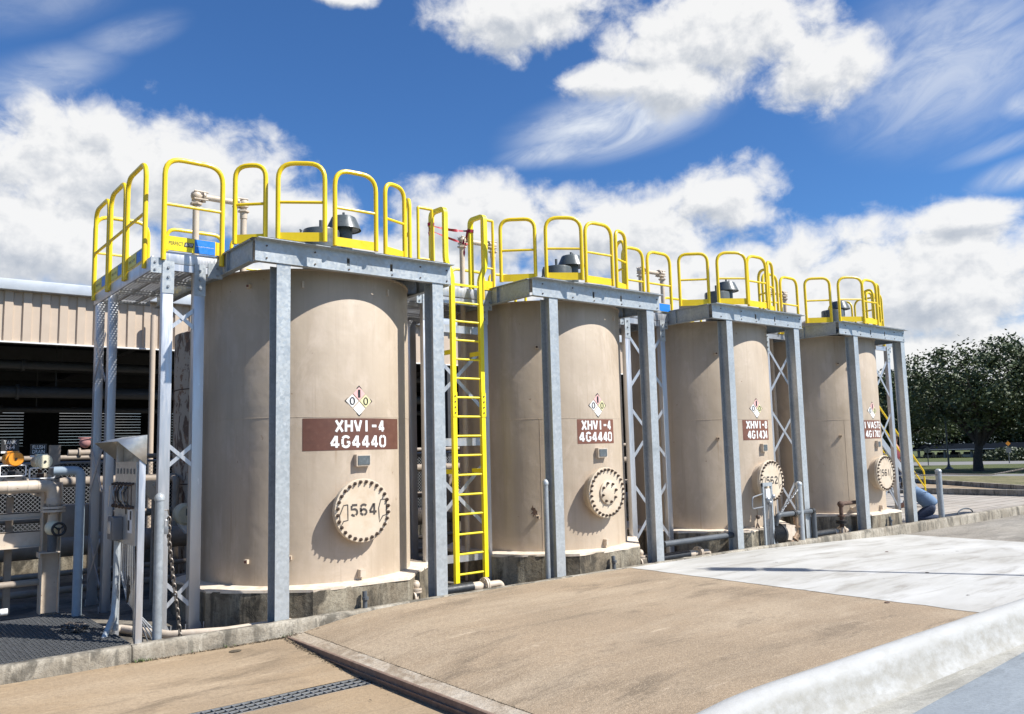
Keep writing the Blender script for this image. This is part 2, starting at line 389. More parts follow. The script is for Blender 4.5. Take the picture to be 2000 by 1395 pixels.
# ------------------------------------------------------------------ lettering
ARC = lambda cx, cy, rx, ry, a0, a1, n=7: [(cx+rx*math.cos(rad(a0+(a1-a0)*k/n)), cy+ry*math.sin(rad(a0+(a1-a0)*k/n))) for k in range(n+1)]
GL = {  # stencil strokes in a 0.62 x 1 cell, with stencil gaps
 'X': [[(.06, .0), (.54, 1.)], [(.06, 1.), (.54, .0)]], 'H': [[(.08, 0), (.08, 1)], [(.52, 0), (.52, 1)], [(.08, .5), (.52, .5)]],
 'V': [[(.05, 1), (.28, .04)], [(.55, 1), (.34, .04)]], 'I': [[(.30, 0), (.30, 1)]], '1': [[(.30, 0), (.30, 1)]], '-': [[(.08, .5), (.5, .5)]],
 '4': [[(.40, 0), (.40, 1)], [(.36, .97), (.06, .32)], [(.04, .26), (.34, .26)], [(.44, .26), (.58, .26)]],
 'G': [ARC(.3, .70, .22, .24, 20, 165), [(.08, .72), (.08, .28)], ARC(.3, .30, .22, .24, 195, 345), [(.53, .26), (.53, .46), (.36, .46)]],
 '0': [[(.07, .26), (.07, .74)]+ARC(.31, .74, .24, .2, 180, 97), [(.55, .74), (.55, .26)]+ARC(.31, .26, .24, .2, 0, -83), ARC(.31, .26, .24, .2, 263, 180), ARC(.31, .74, .24, .2, 83, 0)],
 '8': [ARC(.3, .74, .21, .2, 100, 260), ARC(.3, .74, .21, .2, 80, -80), ARC(.3, .26, .24, .2, 100, 260), ARC(.3, .26, .24, .2, 80, -80)],
 '3': [ARC(.28, .74, .22, .2, 150, -75), ARC(.28, .26, .24, .2, 75, -150)],
 '7': [[(.04, .95), (.56, .95)], [(.54, .88), (.24, 0)]],
 '5': [[(.52, .94), (.12, .94)], [(.10, .90), (.10, .56)]+ARC(.30, .32, .22, .27, 95, -60), ARC(.28, .27, .2, .23, 285, 205)],
 '6': [ARC(.3, .70, .22, .24, 30, 165), [(.08, .70), (.08, .28)], ARC(.3, .28, .22, .22, 190, 265), ARC(.3, .29, .22, .25, -80, 160)],
 '2': [ARC(.3, .72, .22, .22, 165, -10)+[(.10, .14)], [(.06, .06), (.56, .06)]],
 'A': [[(.04, 0), (.27, .96)], [(.56, 0), (.33, .96)], [(.2, .3), (.4, .3)]], 'S': [ARC(.3, .74, .21, .2, 30, 265), ARC(.3, .26, .23, .2, 85, -150)],
 'T': [[(.03, .94), (.57, .94)], [(.3, .86), (.3, 0)]], 'E': [[(.1, 0), (.1, 1)], [(.1, .94), (.5, .94)], [(.1, .5), (.44, .5)], [(.1, .06), (.5, .06)]],
 'W': [[(.02, 1), (.15, .03)], [(.19, .03), (.29, .8)], [(.33, .8), (.42, .03)], [(.46, .03), (.59, 1)]],
}
def stroke(mb, pts, w, f):
    """ribbon along pts (u,v), mapped to 3-D by f"""
    out = [V((*pts[0], 0))]
    for a, b in zip(pts, pts[1:]):
        a, b = V((*a, 0)), V((*b, 0)); k = max(1, int((b-a).length/.07)); out += [a+(b-a)*((i+1)/k) for i in range(k)]
    L = []
    for i, p in enumerate(out):
        d = (out[min(i+1, len(out)-1)]-out[max(i-1, 0)]).normalized(); nrm = V((-d.y, d.x, 0))
        L += [p+nrm*w/2, p-nrm*w/2]
    mb.add([f(q.x, q.y) for q in L], [(2*i, 2*i+1, 2*i+3, 2*i+2) for i in range(len(out)-1)])
def lettering(mb, text, u0, u1, v0, v1, w, f):
    n = len(text); cw = (u1-u0)/(n-.12) if n > 1 else (u1-u0); hh = v1-v0
    for i, ch in enumerate(text):
        if ch == ' ': continue
        for st in GL[ch]:
            stroke(mb, [(u0+cw*i+x/.62*cw*.88, v0+w/2+y*(hh-w)) for x, y in st], w, f)
def plain_text(mb, text, u0, u1, v0, v1, f):
    cu = bpy.data.curves.new('lettering', 'FONT'); cu.body = text; cu.resolution_u = 3
    o = bpy.data.objects.new('lettering', cu); COL.objects.link(o)
    me = o.to_mesh()
    if me and len(me.vertices):
        xs = [v.co.x for v in me.vertices]; ys = [v.co.y for v in me.vertices]
        a, b, c, d = min(xs), max(xs), min(ys), max(ys)
        mb.add([f(u0+(v.co.x-a)/(b-a)*(u1-u0), v0+(v.co.y-c)/(d-c)*(v1-v0)) for v in me.vertices], [tuple(p.vertices) for p in me.polygons])
    o.to_mesh_clear(); bpy.data.objects.remove(o); bpy.data.curves.remove(cu)
# ------------------------------------------------------------------ tanks
TC = V((1.355, 1.96, 0)); TR = 1.708
def on_tank(off):       # arc length u (0 = towards the road), height v -> point on the shell
    def f(u, v, w=0.):
        a = u/TR; r = TR+off+w
        return (TC.x+math.sin(a)*r, TC.y-math.cos(a)*r, v)
    return f
ORD = ['first', 'second', 'third', 'fourth']
TANKTXT = [
 ('XHVI-4', '4G4440', (-.825, .93, 2.325, 2.812), (-.34, .56, 2.595, 2.785), (-.415, .59, 2.352, 2.55), (.055, .235), '564'),
 ('XHVI-4', '4G4440', (-.505, .475, 2.345, 2.812), (-.41, .38, 2.60, 2.79), (-.47, .40, 2.375, 2.57), (0., .23), None),
 ('XHVI-8', '4G1434', (-.53, .44, 2.345, 2.812), (-.43, .37, 2.60, 2.79), (-.40, .36, 2.37, 2.565), (-.06, .23), '562'),
 ('IVASTE', '4G1783', (-.44, .52, 2.32, 2.812), (-.43, .50, 2.585, 2.78), (-.36, .43, 2.345, 2.54), (.02, .25), '561')]
def patch(mb, u0, u1, v0, v1, f):
    k = max(2, int((u1-u0)/.05))
    vs = []
    for i in range(k+1):
        u = u0+(u1-u0)*i/k; vs += [f(u, v0), f(u, v1)]
    mb.add(vs, [(2*i, 2*i+2, 2*i+3, 2*i+1) for i in range(k)])
STATE = [(.0, .30), (.0, .05), (.06, 0), (.17, .03), (.165, .24), (.20, .47), (.09, .49), (.04, .42)]   # outline painted beside the number
def make_tank(i):
    t1, t2, sg, r1, r2, (dc, hw), num = TANKTXT[i]
    look = ['wide brown sign reading XHVI-4 and manway 564', 'unnumbered manway cover and a rust patch low down',
            'sign reading XHVI-8 and manway 562', 'sign ending in 4G1783 and manway 561'][i]
    t = thing('storage_tank', 'beige steel storage tank with '+look, 'tank', (D*i, 0, 0), 'beige storage tanks in a row')
    c = (TC.x, TC.y, 0); mb = MB()
    mb.lathe([(TR, .365), (TR, 2.82), (TR, 5.06), (TR-.02, 5.1)], c, n=128, cap=False)
    mb.build('shell', M['tank'], t)
    mb = MB().lathe([(TR+.015, 5.08), (TR+.015, 5.105), (.9, 5.2), (.02, 5.26)], c, n=64); mb.build('roof', M['tank'], t)
    mb = MB()     # weld seams
    mb.tube([on_tank(-.002)(TR*2*PI*k/96, 2.835) for k in range(97)], .007, 5, False)
    vu = [-1.9, -1.235, -.98, -1.02][i]
    mb.tube([on_tank(-.002)(vu, .37+k*.246) for k in range(11)], .007, 5)
    mb.build('weld_seam', M['tank'], t)
    s = MB(); patch(s, *sg, on_tank(.003))
    sign = s.build('sign_panel', M['sign_brown' if i == 0 else 'sign_rust'], t)
    for tx_, r_ in ((t1, r1), (t2, r2)):
        l = MB(); lettering(l, tx_, r_[0], r_[1], r_[2]-.008, r_[3]+.014, .039, on_tank(.006)); l.build('lettering', M['white'], sign)
    # hazard diamond
    f = on_tank(.003); zc = 3.078; hz = .232
    q = lambda cu, cv, k, off: [(cu-hw*k, cv), (cu, cv-hz*k), (cu+hw*k, cv), (cu, cv+hz*k)]
    mb = MB(); mb.add([on_tank(.003)(*p) for p in q(dc, zc, 1.05, 0)], [(0, 1, 2, 3)]); dm = mb.build('hazard_diamond', M['black'], t)
    for (cu, cv, mat, dg, dmat) in ((dc-hw/2, zc, 'white', '0', 'black'), (dc+hw/2, zc, 'pale_yellow', '0', 'black'), (dc, zc+hz/2, 'pink', '1', 'black'), (dc, zc-hz/2, 'white', '', '')):
        mb = MB(); mb.add([on_tank(.006)(*p) for p in q(cu, cv, .44, 0)], [(0, 1, 2, 3)]); mb.build('colour_field', M[mat], dm)
        if dg:
            mb = MB(); plain_text(mb, dg, cu-(.045 if dg == '0' else .02), cu+(.045 if dg == '0' else .02), cv-.062, cv+.062, on_tank(.009)); mb.build('numeral', M[dmat], dm)
    # nameplate on a stand-off bracket
    n0 = [(-.04, .22), (-.105, .15), (-.01, .19), (.03, .2)][i]; z0, z1 = 2.075, 2.255
    mb = MB(); um = (n0[0]+n0[1])/2; P0 = V(on_tank(.0)(um, 0)); nx = V((math.sin(um/TR), -math.cos(um/TR), 0)); tx = V((nx.y*-1, nx.x, 0))
    g = lambda u, v, w: tuple(P0+tx*u+nx*w+V((0, 0, v)))
    w2 = (n0[1]-n0[0])/2
    mb.prism([(-w2, z0), (w2, z0), (w2, z1), (-w2, z1)], .10, lambda u, v, w: g(u, v, w-.02)); npl = mb.build('nameplate_bracket', M['pipe_beige'], t)
    mb = MB().prism([(-w2+.022, z0+.022), (w2-.03, z0+.022), (w2-.03, z1-.022), (-w2+.022, z1-.022)], .012, lambda u, v, w: g(u, v, w+.079)); mb.build('nameplate', M['screen'], npl)
    # manway
    mx, mz = (1.375, 1.335, 1.40, 1.40)[i], (1.413, 1.413, 1.405, 1.385)[i]; yf = (.07, .06, .02, .02)[i]; R = .475
    mb = MB().lathe([(.40, .2), (.40, .55)], (mx, .62, mz), (0, -1, 0), 48)
    mb = MB().cyl((mx, .65, mz), (mx, yf+.04, mz), .41, 48)
    mw = mb.build('manway', M['tank'], t)
    MB().lathe([(R, 0), (R, .03)], (mx, yf+.075, mz), (0, -1, 0), 56).build('neck_flange', M['cover'], mw)
    MB().lathe([(R, 0), (R, .034), (R-.006, .04), (.01, .04)], (mx, yf+.04, mz), (0, -1, 0), 56).build('cover', M['cover'], mw)
    bm_ = MB()
    bm_.lathe([(.028, .0), (.028, .022)], (0, 0, 0), (0, -1, 0), 6); bm_.lathe([(.013, .02), (.013, .05)], (0, 0, 0), (0, -1, 0), 8)
    nb = 28; b0 = None
    for k in range(nb):
        a = 2*PI*(k+.5)/nb; p = (mx+math.cos(a)*(R-.045), yf, mz+math.sin(a)*(R-.045))
        if b0 is None: b0 = bm_.build('bolt', M['bolt'], mw, p)
        else:
            b = b0.copy(); COL.objects.link(b); b.parent = mw; b.location = p
    ff = lambda u, v, w=0: (mx+u, yf-.003-w, mz+v)
    if num:
        l = MB(); lettering(l, num, -.22, .235, -.09, .115, .034, ff)
        for poly in ([(-.262, .10), (-.33, .092), (-.395, -.05), (-.385, -.225), (-.33, -.14), (-.258, -.13)], [(.395, .15), (.30, .145), (.262, .02), (.275, -.19), (.335, -.10), (.398, -.085)]):
            stroke(l, poly+[poly[0]], .017, ff)
        l.build('number', M['ink'], mw)
    else:
        MB().lathe([(.225, 0), (.225, .03), (.215, .036), (.01, .036)], (mx+.02, yf-.0, mz), (0, -1, 0), 40).build('inner_flange', M['cover'], mw)
        for k in range(8):
            a = 2*PI*(k+.3)/8; b = b0.copy(); COL.objects.link(b); b.parent = mw; b.location = (mx+.02+math.cos(a)*.18, yf-.034, mz+math.sin(a)*.18)
    # small lugs and clips welded to the shell
    for u, v in ((.06, .47), (-.82, 4.86), (.66, 4.86)):
        mb = MB(); a = u/TR; p = V(on_tank(0)(u, v)); nx = V((math.sin(a), -math.cos(a), 0)); tx = V((math.cos(a), math.sin(a), 0))
        hh = .11 if v < 1 else .10; ww = .045 if v < 1 else .016; dd = .10 if v < 1 else .04
        mb.prism([(-ww, v-hh/2), (ww, v-hh/2), (ww, v+hh/2), (-ww, v+hh/2)], dd, lambda a_, b_, w: tuple(V((p.x, p.y, 0))+tx*a_+nx*(w-.01)+V((0, 0, b_))))
        mb.build('clip', M['pipe_beige'], t)
    for (u, v) in ((-1.665, 4.86), (-1.655, .72), (-1.0, .77)) if i == 0 else ((-1.32, 1.0), (-1.25, 4.2)) if i == 1 else ((-1.15, 2.4), (-1.1, 4.35), (-.75, 4.3)):
        a = u/TR; p = V(on_tank(0)(u, v)); nx = V((math.sin(a), -math.cos(a), 0)); tx = V((math.cos(a), math.sin(a), 0))
        mb = MB().prism([(-.03, v-.03), (.03, v-.03), (.03, v+.03), (-.03, v+.03)], .06, lambda a_, b_, w: tuple(V((p.x, p.y, 0))+tx*a_+nx*(w-.01)+V((0, 0, b_))))
        lug = mb.build('lug', M['cover'], t)
        MB().prism([(-.02, v-.02), (.02, v-.02), (.02, v+.02), (-.02, v+.02)], .004, lambda a_, b_, w: tuple(V((p.x, p.y, 0))+tx*a_+nx*(w+.051)+V((0, 0, b_)))).build('lug_tag', M['sign_rust'] if i == 0 else M['rust'], lug)
    if i >= 1:      # angled grounding bracket low on the shell
        mb = MB()
        for u, v in ((-.95, .52),):
            p = V(on_tank(0)(u, v)); q = V(on_tank(.12)(u, v-.02)); mb.bar(p, q, .09, .012, (0, 0, 1))
        mb.build('bracket', M['pipe_beige'], t)
    if i == 1:
        mb = MB(); f = on_tank(.003); pts = []
        random.seed(3)
        for k in range(18):
            a = 2*PI*k/18; r = (.045 if k % 2 else .07)*random.uniform(.6, 1.3); pts.append((-1.375+math.cos(a)*r*.9+(.05*math.sin(a) if math.sin(a) > 0 else 0)*-1, 1.11+math.sin(a)*r*1.6))
        mb.add([f(-1.375, 1.11)]+[f(*p) for p in pts], [(0, 1+k, 1+(k+1) % 18) for k in range(18)]); mb.build('rust_patch', M['rust'], t)
    # concrete foundation, octagonal, with a cream painted coping
    fd = thing('tank_foundation', ['octagonal concrete foundation under the tank with manway 564', 'octagonal concrete foundation under the tank with the plain manway',
               'octagonal concrete foundation under the tank with manway 562', 'octagonal concrete foundation under the tank with manway 561'][i], 'foundation', (D*i, 0, 0), 'concrete tank foundations')
    ap = 1.945; cr = ap/math.cos(PI/8)
    oc = lambda r, z: [(TC.x+r*math.cos(PI/8+k*PI/4), TC.y+.03+r*math.sin(PI/8+k*PI/4), z) for k in range(8)]
    mb = MB()
    # walls are subdivided and jittered so that the cast edges are not razor sharp
    ring = lambda r, z, jit: [tuple(V(a).lerp(V(b), j/9)+V((random.uniform(-jit, jit), random.uniform(-jit, jit), random.uniform(-jit, jit)*.6))) for a, b in zip(oc(r, z), oc(r, z)[1:]+oc(r, z)[:1]) for j in range(9)]
    rr = [ring(cr, -.5, 0), ring(cr, -.1, .006), ring(cr, .18, .008), ring(cr, .325, .007)]
    n = len(rr[0]); vs = [p for r_ in rr for p in r_]
    mb.add(vs, [(a*n+j, a*n+(j+1) % n, (a+1)*n+(j+1) % n, (a+1)*n+j) for a in range(3) for j in range(n)])
    mb.build('plinth', M['found'], fd)
    r1_ = ring(cr+.006, .305, .012); r2_ = ring(cr+.004, .345, .004); r3_ = ring(cr*.86, .372, .004)
    mb = MB().add(r1_+r2_+r3_, [(a*n+j, a*n+(j+1) % n, (a+1)*n+(j+1) % n, (a+1)*n+j) for a in range(2) for j in range(n)]+[tuple(range(2*n, 3*n))])
    mb.build('coping', M['trim'], fd)
    mb = MB().tube([(1.33, -.035, .24), (1.33, -.05, .1), (1.33, -.05, -.35)], .035, 10); mb.tube([(1.33, -.06, .16), (1.33, -.06, .12)], .05, 10)
    part_label(mb.build('drain_pipe', M['dark_pipe'], fd), 'short dark drain pipe down the foundation face')

# ------------------------------------------------------------------ guard rails
def rail_loop(parent, p0, p1, z0, z1, toe=None, r=.035, corner=.22, mid=.5, toemat='yellow', name='guardrail'):
    p0, p1 = V((*p0, 0)), V((*p1, 0)); up = lambda p, z: V((p.x, p.y, z))
    mb = MB().tube(fillet([up(p0, z0), up(p0, z1), up(p1, z1), up(p1, z0)], corner, 6), r, 10)
    zm = z0+(z1-z0)*mid; mb.tube([up(p0, zm), up(p1, zm)], r*.66, 8)
    g = mb.build(name, M['yellow'], parent)
    if toe:
        b = MB().bar(up(p0, (toe[0]+toe[1])/2), up(p1, (toe[0]+toe[1])/2), toe[1]-toe[0], .008, (0, 0, 1)) if 0 else MB()
        d = (p1-p0).normalized(); nn = V((d.y, -d.x, 0))
        b.prism([(0, toe[0]), ((p1-p0).length, toe[0]), ((p1-p0).length, toe[1]), (0, toe[1])], .006, lambda u, v, w: tuple(p0+d*u+nn*(w-.003)+V((0, 0, v))))
        b.build('toe_board', M[toemat], g)
    return g
RING = [((-.60, .68), (-.12, .25)), ((.0, .08), (.57, -.28)), ((.80, -.15), (1.49, -.17)), ((1.72, -.06), (2.17, .10)), ((2.47, .42), (2.62, .80)),
        ((2.88, 4.55), (2.1, 4.6)), ((1.95, 4.62), (.98, 4.62)), ((.80, 4.62), (-.25, 4.62))]
def beam_web(mb, x0, x1, z0, z1, y0, y1, holes):
    xs = sorted(holes); cur = x0
    for h in xs:
        a, b = h-.024, h+.024; mb.box((cur, y0, z0), (a, y1, z1)); mb.box((a, y0, z0), (b, y1, z0+.085)); mb.box((a, y0, z1-.10), (b, y1, z1)); cur = b
    mb.box((cur, y0, z0), (x1, y1, z1))
def make_platform(i):
    who = ['manway 564', 'the plain manway', 'manway 562', 'manway 561'][i]
    t = thing('steel_platform', 'galvanised two-column platform with yellow rails over the tank with '+who, 'platform', (D*i, 0, 0), 'galvanised platforms around the tank tops')
    for x in ((.06, 2.74), (.055, 2.70), (.09, 2.75), (.29, 2.85))[i]:
        mb = MB(); w = .105; zb = -.45; zt = 5.03
        mb.box((x-w, 0, zb), (x+w, .013, zt)); mb.box((x-w, .237, zb), (x+w, .25, zt)); mb.box((x-.005, .013, zb), (x+.005, .237, zt))
        mb.build('column', M['galv'], t)
    mb = MB(); z0, z1 = 5.035, 5.36; bl = (-.37, -.44, -.50, -.50)[i]
    beam_web(mb, bl, 3.0, z0+.012, z1-.012, .0, .010, [1.10, 1.86])
    mb.box((bl, -.02, z0), (3.0, .09, z0+.012)); mb.box((bl, -.125, z1-.012), (3.0, .09, z1))
    fb = mb.build('front_beam', M['galv'], t)
    for x in (-.2, .55, 1.11, 1.87, 2.4, 2.92):
        for z in (5.09, 5.27) if x not in (1.11, 1.87) else (5.075,):
            MB().lathe([(.013, 0), (.013, .014)], (x, 0, z), (0, -1, 0), 8).build('bolt', M['bolt'], fb)
    for x, sx in ((bl, 1), (3.0, -1)):
        mb = MB(); mb.box((x-.005, .092, z0+.012), (x+.005, 4.7, z1-.012)); mb.box((x-.05, .092, z0), (x+.05, 4.7, z0+.012)); mb.box((x-.05, .092, z1-.012), (x+.05, 4.7, z1))
        mb.box((x-.045, 1.0, z0+.014), (x+.045, 1.012, z1-.014))
        mb.build('side_beam', M['galv_dull'], t)
    mb = MB(); n = 64; a = []; b = []
    for k in range(n):
        an = 2*PI*(k+.5)/n; dx, dy = math.cos(an), math.sin(an)
        a.append((TC.x+dx*1.2, TC.y+dy*1.2))
        tt = min((3.04-TC.x)/dx if dx > 1e-6 else 9, (-.41-TC.x)/dx if dx < -1e-6 else 9, (4.7-TC.y)/dy if dy > 1e-6 else 9, (-.10-TC.y)/dy if dy < -1e-6 else 9)
        b.append((TC.x+dx*tt, TC.y+dy*tt))
    for z in (5.364, 5.374): mb.add([(*p, z) for p in a+b], [(k, (k+1) % n, n+(k+1) % n, n+k) for k in range(n)])
    mb.build('deck', M['galv_dull'], t, fix=False)
    for k, (p0, p1) in enumerate(RING):
        ox = (0, -.02, -.14, -.28)[i] if k < 5 else 0; p0 = (p0[0]+ox, p0[1]); p1 = (p1[0]+ox, p1[1])
        if k == 0 and i == 0: p0 = (-.46, .56)
        rail_loop(t, p0, p1, 5.376, 6.56, (5.378, 5.515), mid=.50, corner=.20 if k not in (1, 2) else .25)
    # vent on the tank top
    v = thing('tank_vent', 'dark grey hooded vent on the roof of the tank with '+who, 'vent', (D*i+1.62, 1.15, 5.16), 'dark grey tank vents')
    mb = MB().lathe([(.30, 0), (.30, .03), (.24, .035), (.24, .09), (.145, .10), (.145, .93)], n=28); mb.build('stack', M['vent'], v)
    MB().lathe([(.295, .86), (.285, .89), (.20, 1.075), (.17, 1.09), (.01, 1.095)], n=32, cap=False).build('hood', M['vent'], v)
    MB().lathe([(.26, .875), (.15, .895)], n=32, cap=False).build('hood_liner', M['vent'], v)
    mb = MB().cyl((0, 0, 1.09), (0, 0, 1.17), .022, 10)
    for k in range(3): mb.cyl((.16*math.cos(k*2.1), .16*math.sin(k*2.1), 1.07), (.17*math.cos(k*2.1), .17*math.sin(k*2.1), 1.12), .009, 6)
    mb.build('stem', M['vent'], v)
    mb = MB().lathe([(.30, 0), (.30, .75), (.29, .785), (.15, .805), (.02, .81)], (-.42, -.02, 0), n=32); dr = mb.build('valve_drum', M['vent'], v)
    MB().cyl((-.42, .0, .79), (-.42, .0, .97), .027, 12).build('stem', M['vent'], dr)
    mb = MB()
    for k in range(3): mb.tube([(-.74-.02*k, -.03+.03*k, .58), (-.78, -.02+.02*k, .70), (-.80+.03*k, -.03+.03*k, .76)], .012, 6)
    mb.cyl((-.73, 0, .52), (-.82, 0, .55), .035, 10); mb.build('clamp', M['vent'], dr)
    MB().box((-.36, -.12, .1), (-.10, .12, .68), .03).build('valve_body', M['vent'], v)
    if i >= 2:
        c = MB().lathe([(.40, 0), (.41, .03), (.40, .17), (.30, .23), (.12, .26), (.02, .265)], (0, 0, 0), n=18)
        for k in range(len(c.v)): x, y, z = c.v[k]; c.v[k] = (x*(1+.12*math.sin(k*1.7)), y, z*(1+.15*math.sin(k*2.3)))
        o = c.build('hatch_cover', M['pipe_dim'], None, (D*i+.38, 1.15, 5.385))
        tag(o, 'weathered round hatch under wrapped sheeting beside the vent, tank with '+who, 'hatch', 'wrapped roof hatches')

# ------------------------------------------------------------------ beige vent pipes standing between the tanks
def make_vent_pipe(i):
    who = ['left of the tank with manway 564', 'beside the yellow ladder, behind the red tape', 'over the gap before the tank with manway 562', 'over the gap before the tank with manway 561'][i]
    t = thing('vent_pipe', 'beige U-shaped vent pipe with flanged elbows '+who, 'pipe', (D*i, 0, 0), 'beige vent pipes over the decks')
    x0, x1, y, z = -.56, .22, 2.0, 6.44
    MB().tube([(x0, y, -.2), (x0, y, z)], .052, 14).build('riser', M['pipe_beige'], t)
    MB().tube([(x1, y, 5.15), (x1, y, z)], .052, 14).build('riser', M['pipe_beige'], t)
    MB().tube([(x0, y, z+.02), (x1, y, z+.02)], .05, 14).build('cross_pipe', M['pipe_beige'], t)
    MB().lathe([(.06, 0), (.06, .1)], (x1, y, 6.2), n=14).build('coupling', M['pipe_beige'], t)
    for x, sx in ((x0, 1), (x1, -1)):
        mb = MB().sphere((x, y, z+.02), .088, 12, 8)
        mb.lathe([(.10, 0), (.10, .03)], (x+.10*sx, y, z+.02), (sx, 0, 0), 6); mb.lathe([(.095, 0), (.095, .028)], (x, y, z-.10), (0, 0, -1), 6)
        for k in range(4):
            a = PI/4+k*PI/2; mb.cyl((x-.05*sx, y+math.cos(a)*.09, z+.02+math.sin(a)*.09), (x+.17*sx, y+math.cos(a)*.085, z+.02+math.sin(a)*.085), .015, 6)
        mb.build('flanged_elbow', M['pipe_beige'], t)

# ------------------------------------------------------------------ aluminium access towers
def lattice(mb, x0, x1, y0, y1, z, px=.055, py=.030, w=.0165):
    """perforated decking: planks of pierced sheet, as crossing strips"""
    y = y0
    while y < y1: mb.box((x0, y, z), (x1, min(y+w, y1), z+.006)); y += py
    x = x0; k = 0
    while x < x1: mb.box((x, y0, z+.006), (min(x+.028, x1), y1, z+.012)); x += px
def xbrace(mb, p, q, z0, z1, up, w=.055):
    p, q = V((*p, 0)), V((*q, 0)); up = V(up)
    mb.bar(p+V((0, 0, z0)), q+V((0, 0, z1)), w, .008, up); o = up*.012
    mb.bar(p+V((0, 0, z1))+o, q+V((0, 0, z0))+o, w, .008, up)
def leg(t, x, y, zt, wx=.155, wy=.11, zb=-.2, plate=True):
    mb = MB().box((x-wx/2, y, zb+.015), (x+wx/2, y+wy, zt), .006); l = mb.build('leg', M['alu'], t)
    mb = MB().box((x-wx/2-.07, y-.05, zb-.005), (x+wx/2+.07, y+wy+.05, zb+.014)); mb.prism([(0, 0), (.1, 0), (0, .16)], .01, lambda u, v, w: (x+wx/2+u*.7, y+.05+w, zb+.014+v)); 
    for dx in (-.05, .05): mb.cyl((x+dx+wx/2*(1 if dx > 0 else -1), y-.025, zb+.01), (x+dx+wx/2*(1 if dx > 0 else -1), y-.025, zb+.13), .009, 6)
    mb.build('base_plate', M['alu'], l)
    if plate:
        mb = MB().box((x-wx/2-.006, y-.010, zt-.42), (x+wx/2+.006, y-.0005, zt+.06)); pl = mb.build('splice_plate', M['galv'], l)
        for k in range(3):
            MB().lathe([(.022, 0), (.018, .02)], (x, y-.010, zt-.04-.14*k), (0, -1, 0), 8).build('bolt', M['zinc'], l)
    return l
def sticker(g, x0, x1, y, z0, z1, text=True, cut=.57):
    """yellow and blue maker's decals on a toe board facing the road"""
    xm = x0+(x1-x0)*cut
    f = lambda u, v, w=0: (u, y-.004, v)
    MB().add([f(x0, z0), f(xm, z0), f(xm, z1), f(x0, z1)], [(0, 1, 2, 3)]).build('decal', M['sticker_yellow'], g)
    MB().add([f(xm+.004, z0), f(x1, z0), f(x1, z1), f(xm+.004, z1)], [(0, 1, 2, 3)]).build('decal', M['sticker_blue'], g)
    if text:
        zc = (z0+z1)/2; h = (z1-z0); L = xm-x0; f2 = lambda u, v: (u, y-.007, v); f3 = lambda u, v: (u, y-.010, v)
        mb = MB(); plain_text(mb, 'PERFECT', x0+L*.09, x0+L*.60, zc-h*.10, zc+h*.15, f2)
        mb.add([f2(x0+L*.62, zc-h*.15), f2(x0+L*.95, zc-h*.15), f2(x0+L*.98, zc+h*.18), f2(x0+L*.65, zc+h*.18)], [(0, 1, 2, 3)])
        mb.build('lettering', M['ink'], g)
        mb = MB(); plain_text(mb, 'ASTEP', x0+L*.665, x0+L*.94, zc-h*.09, zc+h*.12, f3); mb.build('lettering', M['white'], g)
        mb = MB(); plain_text(mb, 'www.perfectastep.com', xm+(x1-xm)*.06, x1-(x1-xm)*.06, zc-h*.05, zc+h*.05, f2); mb.build('lettering', M['white'], g)

